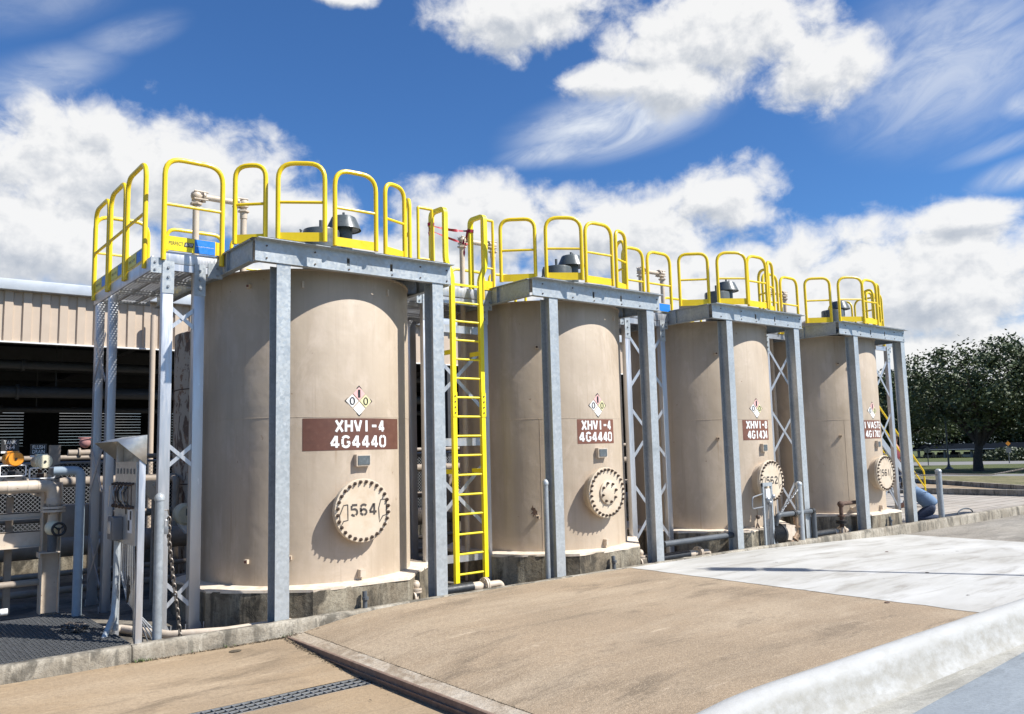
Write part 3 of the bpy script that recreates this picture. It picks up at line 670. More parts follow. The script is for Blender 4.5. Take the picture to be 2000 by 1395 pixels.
def tower_end():
    """the narrow end tower at the left, with its side rails running back"""
    t = thing('access_tower', 'aluminium access tower at the left end with a yellow-railed deck and decals', 'tower', (0, 0, 0), 'aluminium access towers beside the tanks')
    zt = 5.13; X0, X1, Y0, Y1 = -1.34, -.46, 1.24, 4.85
    mb = MB(); lattice(mb, X0+.05, X1-.05, Y0+.05, Y1-.05, 5.16); mb.build('deck', M['alu'], t)
    for y in (Y0+1.2, Y0+2.4): MB().box((X0+.04, y, 5.06), (X1, y+.06, 5.155)).build('joist', M['alu'], t)
    for x in (X0+.30, X0+.62): MB().box((x, Y0+.04, 5.12), (x+.04, Y1-.04, 5.158)).build('joist', M['alu'], t)
    MB().box((X0+.1, Y0, 5.135), (X1, Y0+.03, 5.31), .004).build('fascia', M['alu'], t)
    MB().box((-1.413, Y0+.05, 5.02), (-1.385, Y1, 5.225), .004).build('fascia', M['alu'], t)
    MB().box((X0+.1, Y1-.03, 5.09), (X1, Y1, 5.27), .004).build('fascia', M['alu'], t)
    MB().box((X0+.1, Y0+.004, 5.03), (X1, Y0+.05, 5.13)).build('header_beam', M['alu'], t)
    for x in (-1.195, -.735): leg(t, x, Y0-.012, 5.10, zb=-.22)
    for y in (3.75, 4.66): leg(t, -1.33, y, 5.06, wx=.13, wy=.16, zb=-.22, plate=False)
    for x in (-1.33, -.50):
        gp = MB().box((x-.11, Y0-.006, 4.97), (x+.11, Y0+.003, 5.20)).build('gusset', M['galv'], t); x += -.05 if x < -1 else .03
        for z in (5.02, 5.13): MB().lathe([(.02, 0), (.016, .018)], (x, Y0-.006, z), (0, -1, 0), 8).build('bolt', M['zinc'], gp)
    for z0, z1 in ((4.15, 4.50), (2.13, 2.48), (.13, .53)):
        mb = MB(); xbrace(mb, (-1.17, Y0+.02), (-.76, Y0+.02), z0, z1, (0, -1, 0)); mb.build('cross_brace', M['alu'], t)
    for z0, z1 in ((3.6, 4.4), (1.75, 2.45), (.2, .95)):
        mb = MB(); xbrace(mb, (-1.405, 3.9), (-1.405, 4.68), z0, z1, (-1, 0, 0), .07); mb.build('cross_brace', M['alu'], t)
    g = rail_loop(t, (-1.275, Y0-.03), (-.415, Y0-.03), 5.17, 6.72, None, corner=.26, mid=.545, r=.037)
    mb = MB().box((-1.25, Y0-.03, 5.32), (-.50, Y0-.022, 5.54)); b = mb.build('toe_board', M['yellow'], g)
    sticker(g, -1.24, -.52, Y0-.03, 5.325, 5.535)
    MB().box((-.50, Y0-.034, 5.33), (-.44, Y0-.02, 5.53)).build('toe_board_end', M['yellow'], g)
    for y0, y1 in ((1.62, 2.64), (2.76, 3.70), (3.82, 4.78)):
        g = rail_loop(t, (-1.43, y0), (-1.43, y1), 5.10, 6.74, None, corner=.24, mid=.52, r=.037)
        MB().box((-1.425, y0, 5.22), (-1.417, y1, 5.44)).build('toe_board', M['yellow'], g)
        f = lambda u, v: (-1.429, u, v)
        L = y1-y0
        MB().add([f(y0+.06, 5.25), f(y0+L*.42, 5.25), f(y0+L*.42, 5.42), f(y0+.06, 5.42)], [(0, 1, 2, 3)]).build('decal', M['sticker_blue'], g)
        MB().add([f(y0+L*.44, 5.25), f(y1-.1, 5.25), f(y1-.1, 5.42), f(y0+L*.44, 5.42)], [(0, 1, 2, 3)]).build('decal', M['sticker_yellow'], g)
        mb = MB(); f2 = lambda u, v: (-1.433, y0+y1-u, v); plain_text(mb, 'PERFECT ASTEP', y0+.16, y0+L*.5, 5.31, 5.35, f2); mb.build('lettering', M['ink'], g)
    rail_loop(t, (-1.43, 4.82), (-.52, 4.82), 5.3, 6.66, (5.32, 5.46), corner=.25)

def tower_mid(i, label):
    """tower bridging the gap after tank i"""
    t = thing('access_tower', label, 'tower', (D*i, 0, 0), 'aluminium access towers beside the tanks')
    X0, X1, Y0, Y1 = 3.07, 4.79, 1.22, 4.7; xl = 3.30; xr = (4.60, 4.46, 4.46)[i] if i < 3 else 4.4
    mb = MB(); lattice(mb, X0, X1, Y0+.05, Y1-.05, 5.17); mb.build('deck', M['alu'], t)
    MB().box((X0, Y0, 5.12), (X1, Y0+.03, 5.30), .004).build('fascia', M['alu'], t)
    MB().box((xl, Y0+.004, 4.98), (xr, Y0+.06, 5.10)).build('header_beam', M['alu'], t)
    for x in (xl, xr): leg(t, x, Y0-.012, 5.06, zb=-.22)
    for x in (xl+.02, xr): leg(t, x, 3.75, 5.06, zb=-.22, plate=False)
    for y in (2.3, 3.4): MB().box((X0, y, 5.07), (X1, y+.06, 5.165)).build('joist', M['alu'], t)
    for x in (xl-.14, xr+.14):
        gp = MB().box((x-.06, Y0-.004, 4.93), (x+.06, Y0+.005, 5.14)).build('gusset', M['galv'], t)
        for z in (4.98, 5.08): MB().lathe([(.02, 0), (.016, .018)], (x, Y0-.004, z), (0, -1, 0), 8).build('bolt', M['zinc'], gp)
    if i == 0:
        for z in (.28, 2.36, 4.44): MB().box((xl, Y0+.0, z), (xr-.05, Y0+.05, z+.14)).build('cross_member', M['alu'], t)
        for z0, z1 in ((3.05, 4.15), (.90, 2.0)):
            mb = MB(); xbrace(mb, (xl+.05, Y0+.055), (xr-.05, Y0+.055), z0, z1, (0, -1, 0), .07); mb.build('cross_brace', M['alu'], t)
    else:
        for z0, z1 in ((3.55, 4.72), (2.0, 3.1), (.25, 1.45)):
            mb = MB(); xbrace(mb, (xl+.03, Y0+.02), (xr-.03, Y0+.02), z0, z1, (0, -1, 0), .07); mb.build('cross_brace', M['alu'], t)
    return t, X0, X1, Y0, Y1

def towers():
    tower_end()
    t, X0, X1, Y0, Y1 = tower_mid(0, 'aluminium access tower behind the yellow ladder')
    for x0, x1 in ((3.15, 3.45), (4.60, 4.86)):
        rail_loop(t, (x0, Y0), (x1, Y0), 5.12, 6.70, (5.32, 5.50), corner=.03, mid=.40, r=.028)
    rail_loop(t, (3.2, 4.66), (4.65, 4.66), 5.3, 6.6, (5.32, 5.46), corner=.25)
    for i, lab in ((1, 'aluminium access tower between the plain manway tank and the 562 tank'), (2, 'aluminium access tower between the 562 tank and the 561 tank')):
        t, X0, X1, Y0, Y1 = tower_mid(i, lab)
        for k, (x0, x1) in enumerate(((3.22, 3.87), (4.02, 4.80))):
            g = rail_loop(t, (x0, Y0-.03), (x1, Y0-.03), 5.12, 6.68, (5.32, 5.52), corner=.24, mid=.53, r=.036)
            if k: sticker(g, x0+.03, x1-.06, Y0-.036, 5.33, 5.51, False, .04) if i == 1 else None
        rail_loop(t, (3.3, 4.66), (4.65, 4.66), 5.3, 6.6, (5.32, 5.46), corner=.25)
    # last tower with the stair behind it
    t, X0, X1, Y0, Y1 = tower_mid(3, 'aluminium access tower at the far right end, past the 561 tank')
    for x0, x1 in ((3.25, 3.62), (3.68, 4.17)): rail_loop(t, (x0, Y0-.03), (x1, Y0-.03), 5.12, 6.70, (5.32, 5.52), corner=.2, r=.036)
    for y0, y1 in ((1.3, 2.1), (2.2, 3.0)): rail_loop(t, (4.25, y0), (4.25, y1), 5.2, 6.68, (5.32, 5.5), corner=.24, r=.03)

def ladder():
    t = thing('ladder', 'yellow fixed ladder standing between the first two tanks with walk-through hoops', 'ladder', (0, 0, 0))
    Y = 1.0; xs = (3.72, 4.36)
    for k, x in enumerate(xs):
        sx = -1 if k == 0 else 1; xo = x+sx*.13
        mb = MB(); zb = -.22 if k == 0 else .0
        path = [(x, Y, zb), (x, Y, 5.45), (xo, Y, 5.72), (xo, Y, 6.70), (xo-.02, Y+.42, 6.70), (xo-.02, Y+.42, 5.2)]
        pts = fillet(path, .10, 5)
        # rectangular tube section swept along the path
        w, d = .042, .036; L = []
        for j, p in enumerate(pts):
            dr = (pts[min(j+1, len(pts)-1)]-pts[max(j-1, 0)]).normalized(); u = V((1, 0, 0)) if abs(dr.x) < .7 else V((0, 0, 1))
            v_ = dr.cross(u).normalized(); u = v_.cross(dr).normalized()
            L += [p+u*a*w+v_*b*d for a, b in ((-1, -1), (1, -1), (1, 1), (-1, 1))]
        mb.add(L, [(4*j+a, 4*j+(a+1) % 4, 4*j+4+(a+1) % 4, 4*j+4+a) for j in range(len(pts)-1) for a in range(4)]+[(0, 1, 2, 3)])
        s = mb.build('stringer', M['ladder_yellow'], t)
        for z in (.18, 2.90,):
            pass
        sp = MB().box((x-.048, Y-.046, 2.88), (x+.048, Y-.037, 3.32)).build('splice_plate', M['ladder_yellow'], s)
        for j in range(4): MB().lathe([(.014, 0), (.014, .012)], (x, Y-.046, 2.95+.1*j), (0, -1, 0), 8).build('bolt', M['bolt'], s)
        for z in (1.86, 4.02): MB().box((x-.022, Y+.03, z), (x+.022, Y+.34, z+.08)).build('standoff_bracket', M['ladder_yellow'], t)
    for k in range(15):
        z = .10+k*.3478
        MB().tube([(xs[0]+.03, Y, z), (xs[1]-.03, Y, z)], .019, 8).build('rung', M['ladder_yellow'], t)
    MB().box((xs[0]+.03, Y-.02, 5.28), (xs[1]-.03, Y+.02, 5.32)).build('rung', M['ladder_yellow'], t)
    mb = MB()
    def ribbon(p, q, sag, w=.055):
        p, q = V(p), V(q); n = 14; L = []
        for k in range(n+1):
            a = k/n; c = p.lerp(q, a)-V((0, 0, sag*4*a*(1-a))); tw = math.sin(a*9)*.9
            L += [c+V((0, math.sin(tw)*w/2, math.cos(tw)*w/2)), c-V((0, math.sin(tw)*w/2, math.cos(tw)*w/2))]
        mb.add(L, [(2*k, 2*k+1, 2*k+3, 2*k+2) for k in range(n)])
    a = (3.52, 1.42); b = (4.40, 1.42)
    ribbon((*a, 6.47), (*b, 6.48), .03); ribbon((*a, 6.38), (*b, 6.22), .02, .045); ribbon((*b, 6.48), (b[0]-.10, b[1], 5.98), 0, .08); ribbon((a[0]-.05, a[1]-.06, 6.25), (*a, 6.42), 0)
    ribbon((b[0]-.02, b[1]-.06, 6.5), (b[0]-.12, b[1], 6.2), 0, .07)
    for x in (3.56, 4.47): mb.lathe([(.062, 0), (.066, .06)], (x-.0, 1.42, 6.45), n=8, cap=False)
    tag(mb.build('caution_tape', M['red'], None, fix=False), 'red caution tape tied across the top of the yellow ladder', 'tape')
# ------------------------------------------------------------------ ground
def sheet(name, mat, xs, ys, zf, jit=0., label=None):
    mb = MB(); n = len(ys)
    mb.add([(x, y, zf(x, y)+(mnoise.noise(V((x*.9, y*.9, 0)))*jit if jit else 0)) for x in xs for y in ys], [(i*n+j, (i+1)*n+j, (i+1)*n+j+1, i*n+j+1) for i in range(len(xs)-1) for j in range(n-1)])
    o = mb.build(name, mat, ang=60); o['kind'] = 'structure'; return o
def rng(a, b, n): return [a+(b-a)*k/n for k in range(n+1)]
def sl(x):      # the driveway hump along the kerb
    P = [(.06, -.195), (.30, -.175), (.7, -.115), (1.1, -.055), (1.5, -.02), (2.1, -.004), (3, 0), (6.3, 0), (7.2, -.006), (9, -.018), (11, -.045), (14, -.14), (17.4, -.25), (60, -.30)]
    for (a, b), (c, d) in zip(P, P[1:]):
        if a <= x <= c: return b+(d-b)*(x-a)/(c-a)
    return P[0][1] if x < P[0][0] else P[-1][1]
def ground():
    sheet('ground', M['grass'], [-300, -60, 100, 400], [-300, -30, 60, 400], lambda x, y: -.62)
    sheet('yard_floor', M['floor'], rng(-14, 20, 34), rng(-.02, 13, 13), lambda x, y: -.2-.012*mnoise.noise(V((x, y, 3))))
    sheet('building_floor', M['floor'], [-24, 24], [13, 32], lambda x, y: -.19)
    sheet('paved_yard', M['brick'], [20, 33.5], [-.02, 14], lambda x, y: -.205)
    pz = lambda x, y: -.2+max(-.12, (y+.2)*.12/2.05)
    xs = rng(-14, .035, 40)
    sheet('lower_pavement', M['orange_slab'], xs, rng(-.16, -2.30, 8), pz, .006)
    sheet('lower_pavement', M['orange_slab'], xs, rng(-2.66, -7.2, 12), pz, .006)
    structure('drain_channel', MB().box((-14, -2.30, -.52), (.035, -2.285, -.335)).box((-14, -2.675, -.52), (.035, -2.66, -.335)).box((-14, -2.66, -.52), (.035, -2.30, -.50)), M['black'])
    ys = rng(-.16, -6.66, 16)
    sheet('edge_strip', M['strip'], rng(.075, .29, 2), ys, lambda x, y: sl(x)+.004, .003)
    sheet('driveway', M['aggregate'], [.305, .5, .7, .9, 1.1, 1.3, 1.5, 1.8, 2.1, 2.5, 3, 4, 5, 6, 7.0], ys, lambda x, y: sl(x), .006)
    o = sheet('white_driveway', M['white_slab'], rng(6.905, 17.4, 22), rng(-.16, -6.66, 90), lambda x, y: sl(x)+.005, .003)
    for v in o.data.vertices:
        if v.co.x < 6.92: v.co.x += -.015+.035*mnoise.noise(V((1, v.co.y*2.2, 0)))+.02*mnoise.noise(V((5, v.co.y*7, 0)))
    sheet('grey_driveway', M['gravel_slab'], rng(17.405, 45, 20), ys, lambda x, y: sl(x)-.012, .006)
    sheet('service_road', M['road'], rng(-14, 60, 30), rng(-6.9, -16, 4), lambda x, y: -.24)
    mb = MB().add([(-14, -8.62, -.236), (2.7, -7.36, -.236), (9.5, -6.95, -.236), (60, -6.95, -.236), (60, -16, -.236), (-14, -16, -.236)], [(0, 1, 2, 3, 4, 5)]); structure('blue_grey_lane', mb, M['tinted'])  # blue-grey sheet laid over the road beyond a slanting edge
    # kerb in front of the tanks, cast in lengths with joints
    mb = MB(); random.seed(11); cuts = [-14, -6.4, -1.93, 4.1, 10.6, 16.9, 23, 29, 35, 45]
    for a, b in zip(cuts, cuts[1:]):
        k = max(3, int((b-a)/.16)); L = []
        prof = [(0, -.55), (0, -.012), (-.012, .0), (-.125, .0), (-.145, -.016), (-.152, -.06), (-.158, -.2), (-.165, -.55)]
        for i in range(k+1):
            x = a+.006+(b-a-.012)*i/k
            for (y, z) in prof:
                j = .008*mnoise.noise(V((x*4, y*9, z*9)))+.006*mnoise.noise(V((x*13, y*23, z*20)))
                L.append((x, y+(j if y < -.01 else 0), z+(j*.8 if z > -.5 else 0)))
        n = len(prof)
        mb.add(L, [(i*n+j, (i+1)*n+j, (i+1)*n+j+1, i*n+j+1) for i in range(k) for j in range(n-1)]+[tuple(range(n)), tuple(k*n+j for j in range(n))])
    o = mb.build('kerb', M['kerb'], ang=50); o['kind'] = 'structure'
    # whitewashed kerb between driveway and road
    mb = MB(); L = []; k = 220
    prof = [(-6.55, -.5), (-6.60, .02), (-6.625, .105), (-6.665, .140), (-6.73, .148), (-6.815, .138), (-6.860, .09), (-6.885, -.0), (-6.925, -.13), (-6.95, -.19), (-6.99, -.226), (-7.05, -.5)]
    for i in range(k+1):
        x = -14+74*i/k if i else -14
        for y, z in prof:
            j = .005*mnoise.noise(V((x*1.5, y*4, z*4)))+.004*mnoise.noise(V((x*7, y*12, z*12)))
            L.append((x, y+j*(z < .1), z+j+min(0, sl(x)+.02)*.6))
    n = len(prof)
    mb.add(L, [(i*n+j, (i+1)*n+j, (i+1)*n+j+1, i*n+j+1) for i in range(k) for j in range(n-1)])
    o = mb.build('white_kerb', M['wkerb'], ang=60); o['kind'] = 'structure'
    # far ground towards the car park
    def strip(name, mat, a0, a1, b0, b1, z):
        A0, A1, B0, B1 = (V((*p, 0)) for p in (a0, a1, b0, b1)); e = lambda p, q, t: p+(q-p)*t
        mb = MB(); pts = [e(A0, A1, -2.2), e(A0, A1, 7), e(B0, B1, 7), e(B0, B1, -2.2)]
        mb.add([(p.x, p.y, z) for p in pts], [(0, 1, 2, 3)]); o = mb.build(name, mat); o['kind'] = 'structure'
    strip('tan_verge', M['orange_slab'], (33.6, 12), (33.6, 2), (47, 12.3), (43.5, 6.2), -.34)
    strip('dry_verge', M['dry_grass'], (46.5, 12.3), (43.2, 6.2), (54.7, 15.7), (56, 10.7), -.33)
    strip('far_road', M['asphalt'], (54.7, 15.7), (56, 10.7), (59.8, 18), (61.8, 12.8), -.42)
    strip('lawn', M['grass'], (59.8, 18), (61.8, 12.8), (83.8, 28.8), (89, 22.5), -.5)
    strip('far_road', M['asphalt'], (83.8, 28.8), (89, 22.5), (97.3, 34.9), (100.2, 26.5), -.52)
    strip('lawn', M['grass'], (97.3, 34.9), (100.2, 26.5), (115.7, 43.2), (118.1, 32.9), -.5)
    structure('kerb', MB().bar((50, 18.7, -.25), (34.5, -3, -.25), .22, .3, (0, 0, 1)), M['kerb'])
    tag(MB().box((33.5, -2, -.4), (33.75, 14, .06), .02).build('low_wall', M['kerb']), 'low dark concrete wall across the end of the paved yard', 'wall')

def warehouse():
    """the pole whose shadow crosses the white concrete"""
    p = thing('light_pole', 'tall light pole with two flat lamp heads beside the road, out of frame', 'light pole', (13.87, -10.11, -.24))
    MB().tube([(0, 0, 0), (0, 0, 11.15)], [.075, .05], 12).build('pole', M['dark_pipe'], p)
    p.rotation_euler = (0, 0, rad(-51)); MB().box((-1.1, -.035, 11.1), (1.1, .035, 11.17)).build('arm', M['dark_pipe'], p)
    for x0, x1 in ((-.95, -.12), (.02, .80)): MB().box((x0, -.22, 11.02), (x1, .22, 11.12), .03).build('lamp_head', M['dark_pipe'], p)

def grating(mb, x0, x1, y0, y1, z, pitch, cross, h, w, along='x'):
    if along == 'x':
        y = y0
        while y <= y1: mb.box((x0, y, z-h), (x1, y+w, z)); y += pitch
        x = x0
        while x <= x1: mb.box((x, y0, z-.012), (x+.008, y1, z+.003)); x += cross
    else:
        x = x0
        while x <= x1: mb.box((x, y0, z-h), (x+w, y1, z)); x += pitch
        y = y0
        while y <= y1: mb.box((x0, y, z-.012), (x1, y+.008, z+.003)); y += cross

def yard_small():
    # walkway grating in the corner on the left
    t = MB(); grating(t, -4.6, -1.90, .012, 2.95, .0, .048, .10, .04, .007, 'y')
    mb = MB(); mb.v = t.v; mb.f = t.f
    k = 0
    o = mb.build('walkway_grating', M['grate']); tag(o, 'dark steel walkway grating behind the kerb at lower left', 'grating')
    MB().box((-4.6, .012, -.2), (-4.55, 2.95, -.045)).box((-1.93, .012, -.2), (-1.90, 2.95, -.045)).build('bearer', M['grate'], o)
    mb = MB(); grating(mb, -14, .03, -2.655, -2.305, -.322, .1095, .105, .016, .020)
    tag(mb.build('drain_grate', M['grate_light']), 'bright ladder-pattern grate over the trench drain in the orange pavement', 'grate')
    mb = MB().box((.036, -7.2, -.55), (.048, -.17, -.19)).box((.048, -7.2, -.20), (.078, -.17, -.188)); mb.box((.012, -7.2, -.27), (.036, -.9, -.255))
    tag(mb.build('edge_angle', M['angle']), 'rusted steel edge angle along the step in the pavement', 'steel edge')
    # leaf litter collected along the kerb and the joint
    random.seed(5); mb = MB()
    def bit(x, y, z, s):
        a, b = random.uniform(0, 6.3), random.uniform(-.5, .5); u = V((math.cos(a), math.sin(a), b))*s; w = V((-math.sin(a), math.cos(a), random.uniform(-.4, .4)))*s*.45
        c = V((x, y, z+.004+random.random()*.01)); mb.add([c-u, c+w, c+u, c-w], [(0, 1, 2, 3)])
    for k in range(420): x = random.triangular(-2.3, .35, -.1); bit(x, -.185-abs(random.gauss(0, .022)), -.2+max(0, (x-.1)*.1), random.uniform(.008, .022))
    for k in range(300): y = -.2-abs(random.gauss(0, 1.2)); bit(random.gauss(-.0, .02)-.005+.004*y, y, -.2+max(-.12, (y+.2)*.0585), random.uniform(.008, .022))
    for k in range(260): bit(random.gauss(.297, .008), -.2-random.random()*4.8, sl(.3), random.uniform(.006, .014))
    for k in range(90): bit(random.uniform(-.1, .7), -.2-abs(random.gauss(0, .03)), sl(max(.06, random.random()*.5)), random.uniform(.01, .025))
    for k in range(60): bit(random.uniform(-3, 6), random.uniform(-5.5, -.5), .0 if False else -.31, random.uniform(.01, .02))
    tag(mb.build('leaf_litter', M['litter'], fix=False), 'dry leaf litter gathered along the kerb foot and pavement joint', 'leaf litter', kind='stuff')
    mb = MB()
    for x, n in ((-1.86, 26), (-1.75, 14), (-.75, 10), (-1.2, 8), (.05, 12)):
        for k in range(n):
            a = random.uniform(0, 6.3); h = random.uniform(.02, .055); c = V((x+random.gauss(0, .05), -.185+random.gauss(0, .012), -.2)); d = V((math.cos(a)*h*.8, math.sin(a)*h*.8, h)); s = V((-math.sin(a), math.cos(a), 0))*.007
            mb.add([c-s, c+s, c+d], [(0, 1, 2)])
    tag(mb.build('weeds', M['weed'], fix=False), 'small green weeds in the crack at the kerb foot', 'weeds', kind='stuff')
    # stones and scraps lying on the slabs
    for k, (x, y, lab) in enumerate(((-.75, -.42, 'flat brown pad of dried mud by the kerb'), (9.9, -4.3, 'small dark scrap on the white concrete'), (6.75, -5.2, 'dark pebble on the edge of the white concrete'), (12.6, -2.2, 'dark stone in the middle of the white concrete'))):
        mb = MB().sphere((0, 0, 0), .05 if k else .085, 9, 6, (1, .7, .25 if k else .12))
        tag(mb.build('pebble' if k else 'mud_pad', M['litter'] if k == 0 else M['rust'], None, (x, y, (sl(x) if k else -.215)+.006)), lab, 'debris')

def chain(name, label, pts, link=.05, r=.007, cat='chain', sag=0., mat='chain'):
    mb = MB(); pts = [V(p) for p in pts]; tot = sum((b-a).length for a, b in zip(pts, pts[1:])); n = int(tot/(link*.74)); k = 0
    for i in range(n):
        s = (i+.5)/n*tot; acc = 0
        for a, b in zip(pts, pts[1:]):
            L = (b-a).length
            if acc+L >= s: p = a.lerp(b, (s-acc)/L); d = (b-a).normalized(); break
            acc += L
        p = p-V((0, 0, sag*4*(s/tot)*(1-s/tot)))
        x, y = frame(d); x, y = (x+y).normalized(), (y-x).normalized(); sd = x if i % 2 else y
        mb.tube([p+d*math.cos(t)*link*.5+sd*math.sin(t)*link*.3 for t in [2*PI*j/10 for j in range(11)]], r, 5, False)
    return tag(mb.build(name, M[mat]), label, cat)

def stanchions():
    for k, (x, y, zt, r, lab, mat) in enumerate(((-1.565, .12, 1.80, .058, 'grey galvanised post with a domed cap before the left access tower', 'galv_dull'), (5.06, .10, 1.70, .047, 'slim galvanised post with a domed cap before the plain manway tank', 'galv_dull'),
                                  (12.83, -.06, 1.33, .07, 'galvanised post with a domed cap beside the pump', 'galv'), (20.8, .30, 1.35, .085, 'galvanised post standing alone at the right by the kneeling man', 'galv_dull'))):
        t = thing('stanchion', lab, 'post', (x, y, -.2), 'galvanised stanchion posts')
        MB().cyl((0, 0, 0), (0, 0, zt+.2-.03), r, 18).build('post', M[mat], t)
        MB().lathe([(r+.008, -.04), (r+.010, .0), (r*.9, .03), (r*.5, .05), (.01, .056)], (0, 0, zt+.17), n=18).build('cap', M['galv'], t)
        mb = MB().tube([(r, 0, zt-.0), (r+.05, 0, zt-.0), (r+.055, 0, zt-.06)], .008, 6); mb.build('hook', M['chain'], t)
    t = thing('pit_cover', 'dark open pit cover with an arched handle behind the kerb at right', 'cover', (23.2, .9, -.2))
    MB().box((-1.0, -.45, -.02), (1.3, .35, .03), .01).build('plate', M['rubber'], t)
    MB().tube([(.6+.55*math.cos(a), .0, .03+.16*math.sin(a)) for a in rng(0, PI, 12)], .022, 8).build('handle', M['dark_pipe'], t)
    for x in (-.1, 1.25): MB().box((x, -.5, 0), (x+.12, -.38, .08)).build('lug', M['trim'], t)
    chain('hanging_chain', 'rusty hanging chain between the capped post and the lattice tower at left', [(-1.42, .2, 1.50), (-1.40, .25, 1.2), (-1.33, .3, .75), (-1.25, .35, .3), (-1.19, .38, -.1)], .075, .010)
    p = thing('padlock', 'small dark padlock hanging on the chain beside the capped post', 'padlock', (-1.475, .14, 1.34))
    MB().box((-.028, -.014, -.05), (.028, .014, .05), .006).build('body', M['duct'], p); MB().tube(fillet([(-.02, 0, .05), (-.02, 0, .13), (.02, 0, .13), (.02, 0, .05)], .02), .006, 6).build('shackle', M['zinc'], p)
    chain('pump_chain', 'galvanised chain drooping from the post beside the pump', [(12.75, -.06, 1.16), (12.45, -.05, .95), (12.05, -.02, .66), (12.0, -.0, .5)], .075, .010, mat='zinc')
    chain('barrier_chain', 'thin barrier chain running right from the lone post', [(20.9, .3, 1.22), (24.5, .3, 1.05), (28.5, .3, 1.2)], .085, .006, mat='chain')
    chain('barrier_chain', 'thin barrier chain running left from the lone post to the end column', [(20.7, .3, 1.2), (19.7, .28, 1.22), (18.8, .25, 1.4)], .085, .006, mat='chain')
    random.seed(2); pts = [(-2.42+.30*random.random(), 1.05+.55*random.random(), .03+.05*random.random()) for k in range(26)]
    chain('coiled_chain', 'heap of coiled chain lying on the walkway grating', pts, .06, .008)

def discharge_pipes():
    for i, (xa, xb, xc, xd, y, lab) in enumerate(((2.85, 3.62, 3.90, 4.26, .42, 'beside the ladder foot'), (8.1, 9.28, 9.62, 9.98, .42, 'before the gap left of the 562 tank'), (13.95, 15.0, 15.42, 15.75, .42, 'right of the pump'))):
        z = -.03
        t = thing('discharge_pipe', 'black-wrapped pipe ending in a beige flanged elbow '+lab, 'pipe', (0, 0, 0), 'black-wrapped discharge pipes')
        MB().tube([(xa, y, z), (xb, y, z)], .095, 16).build('lagging', M['rubber'], t)
        MB().tube(fillet([(xb-.02, y, z), (xd, y, z), (xd, y, -.35)], .10), .058, 14).build('pipe', M['pipe_beige'], t)
        MB().lathe([(.062, 0), (.08, .03), (.08, .17), (.062, .2)], (xb, y, z), (1, 0, 0), 14).build('coupling', M['pipe_beige'], t)
        mb = MB().lathe([(.135, 0), (.135, .028)], (xc-.035, y, z), (1, 0, 0), 24); mb.lathe([(.135, 0), (.135, .028)], (xc+.005, y, z), (1, 0, 0), 24)
        fl = mb.build('flange', M['pipe_beige'], t)
        for k in range(6):
            a = k*PI/3; MB().cyl((xc-.06, y+.105*math.cos(a), z+.105*math.sin(a)), (xc+.06, y+.105*math.cos(a), z+.105*math.sin(a)), .011, 6).build('bolt', M['pipe_dim'], fl)
    # small valve cluster at the right foot of the two front foundations
    for i in range(2):
        t = thing('drain_valve', 'beige flanged drain valve at the foot of the foundation under the '+('tank with manway 564' if i == 0 else 'plain manway tank'), 'valve', (D*i+2.42, .28, -.05), 'beige drain valves')
        MB().tube([(0, 0, -.3), (0, 0, .28)], .045, 12).build('pipe', M['pipe_beige'], t)
        MB().lathe([(.10, 0), (.10, .03)], (0, 0, .10), n=18).lathe([(.10, 0), (.10, .03)], (0, 0, .14), n=18).lathe([(.12, 0), (.12, .03)], (-.08, .0, .02), (1, 0, 0), 18).build('flange', M['pipe_beige'], t)
        MB().sphere((0, 0, .22), .07).build('body', M['pipe_beige'], t)
    tag(MB().tube(fillet([(8.3, .22, .28), (11.95, .22, .28), (11.95, .22, -.3)], .12), .062, 14).build('drain_line', M['dark_pipe']), 'dark pipe running along the foundation under the 562 tank', 'pipe')
    tag(MB().tube([(-6, 2.6, -.12), (-1.6, 1.7, -.12), (-1.2, .75, -.12), (-.6, .36, -.10), (2.2, .2, -.10)], .055, 12).build('ground_pipe', M['pipe_beige']), 'pale pipe lying on the ground under the left access tower', 'pipe')
    t = thing('elbow_standpipe', 'brown standpipe with an elbow arm before the 561 tank', 'pipe', (15.24, .3, -.2))
    MB().tube(fillet([(0, 0, .28), (0, 0, .87), (1.2, 0, .87)], .07), .05, 12).build('arm', M['rust'], t)
    mb = MB().sphere((0, 0, .86), .085); mb.lathe([(.075, 0), (.075, .12)], (1.12, 0, .87), (1, 0, 0), 12); mb.lathe([(.10, 0), (.10, .03)], (0, 0, .55), n=16); mb.build('fitting', M['rust'], t)
    mb = MB().lathe([(.15, 0), (.15, .03)], (0, 0, .38), n=20).lathe([(.15, 0), (.15, .03)], (0, 0, .43), n=20); mb.build('flange', M['black'], t)
    MB().tube([(0, 0, -.1), (0, 0, .38)], .045, 12).build('riser', M['pipe_beige'], t)

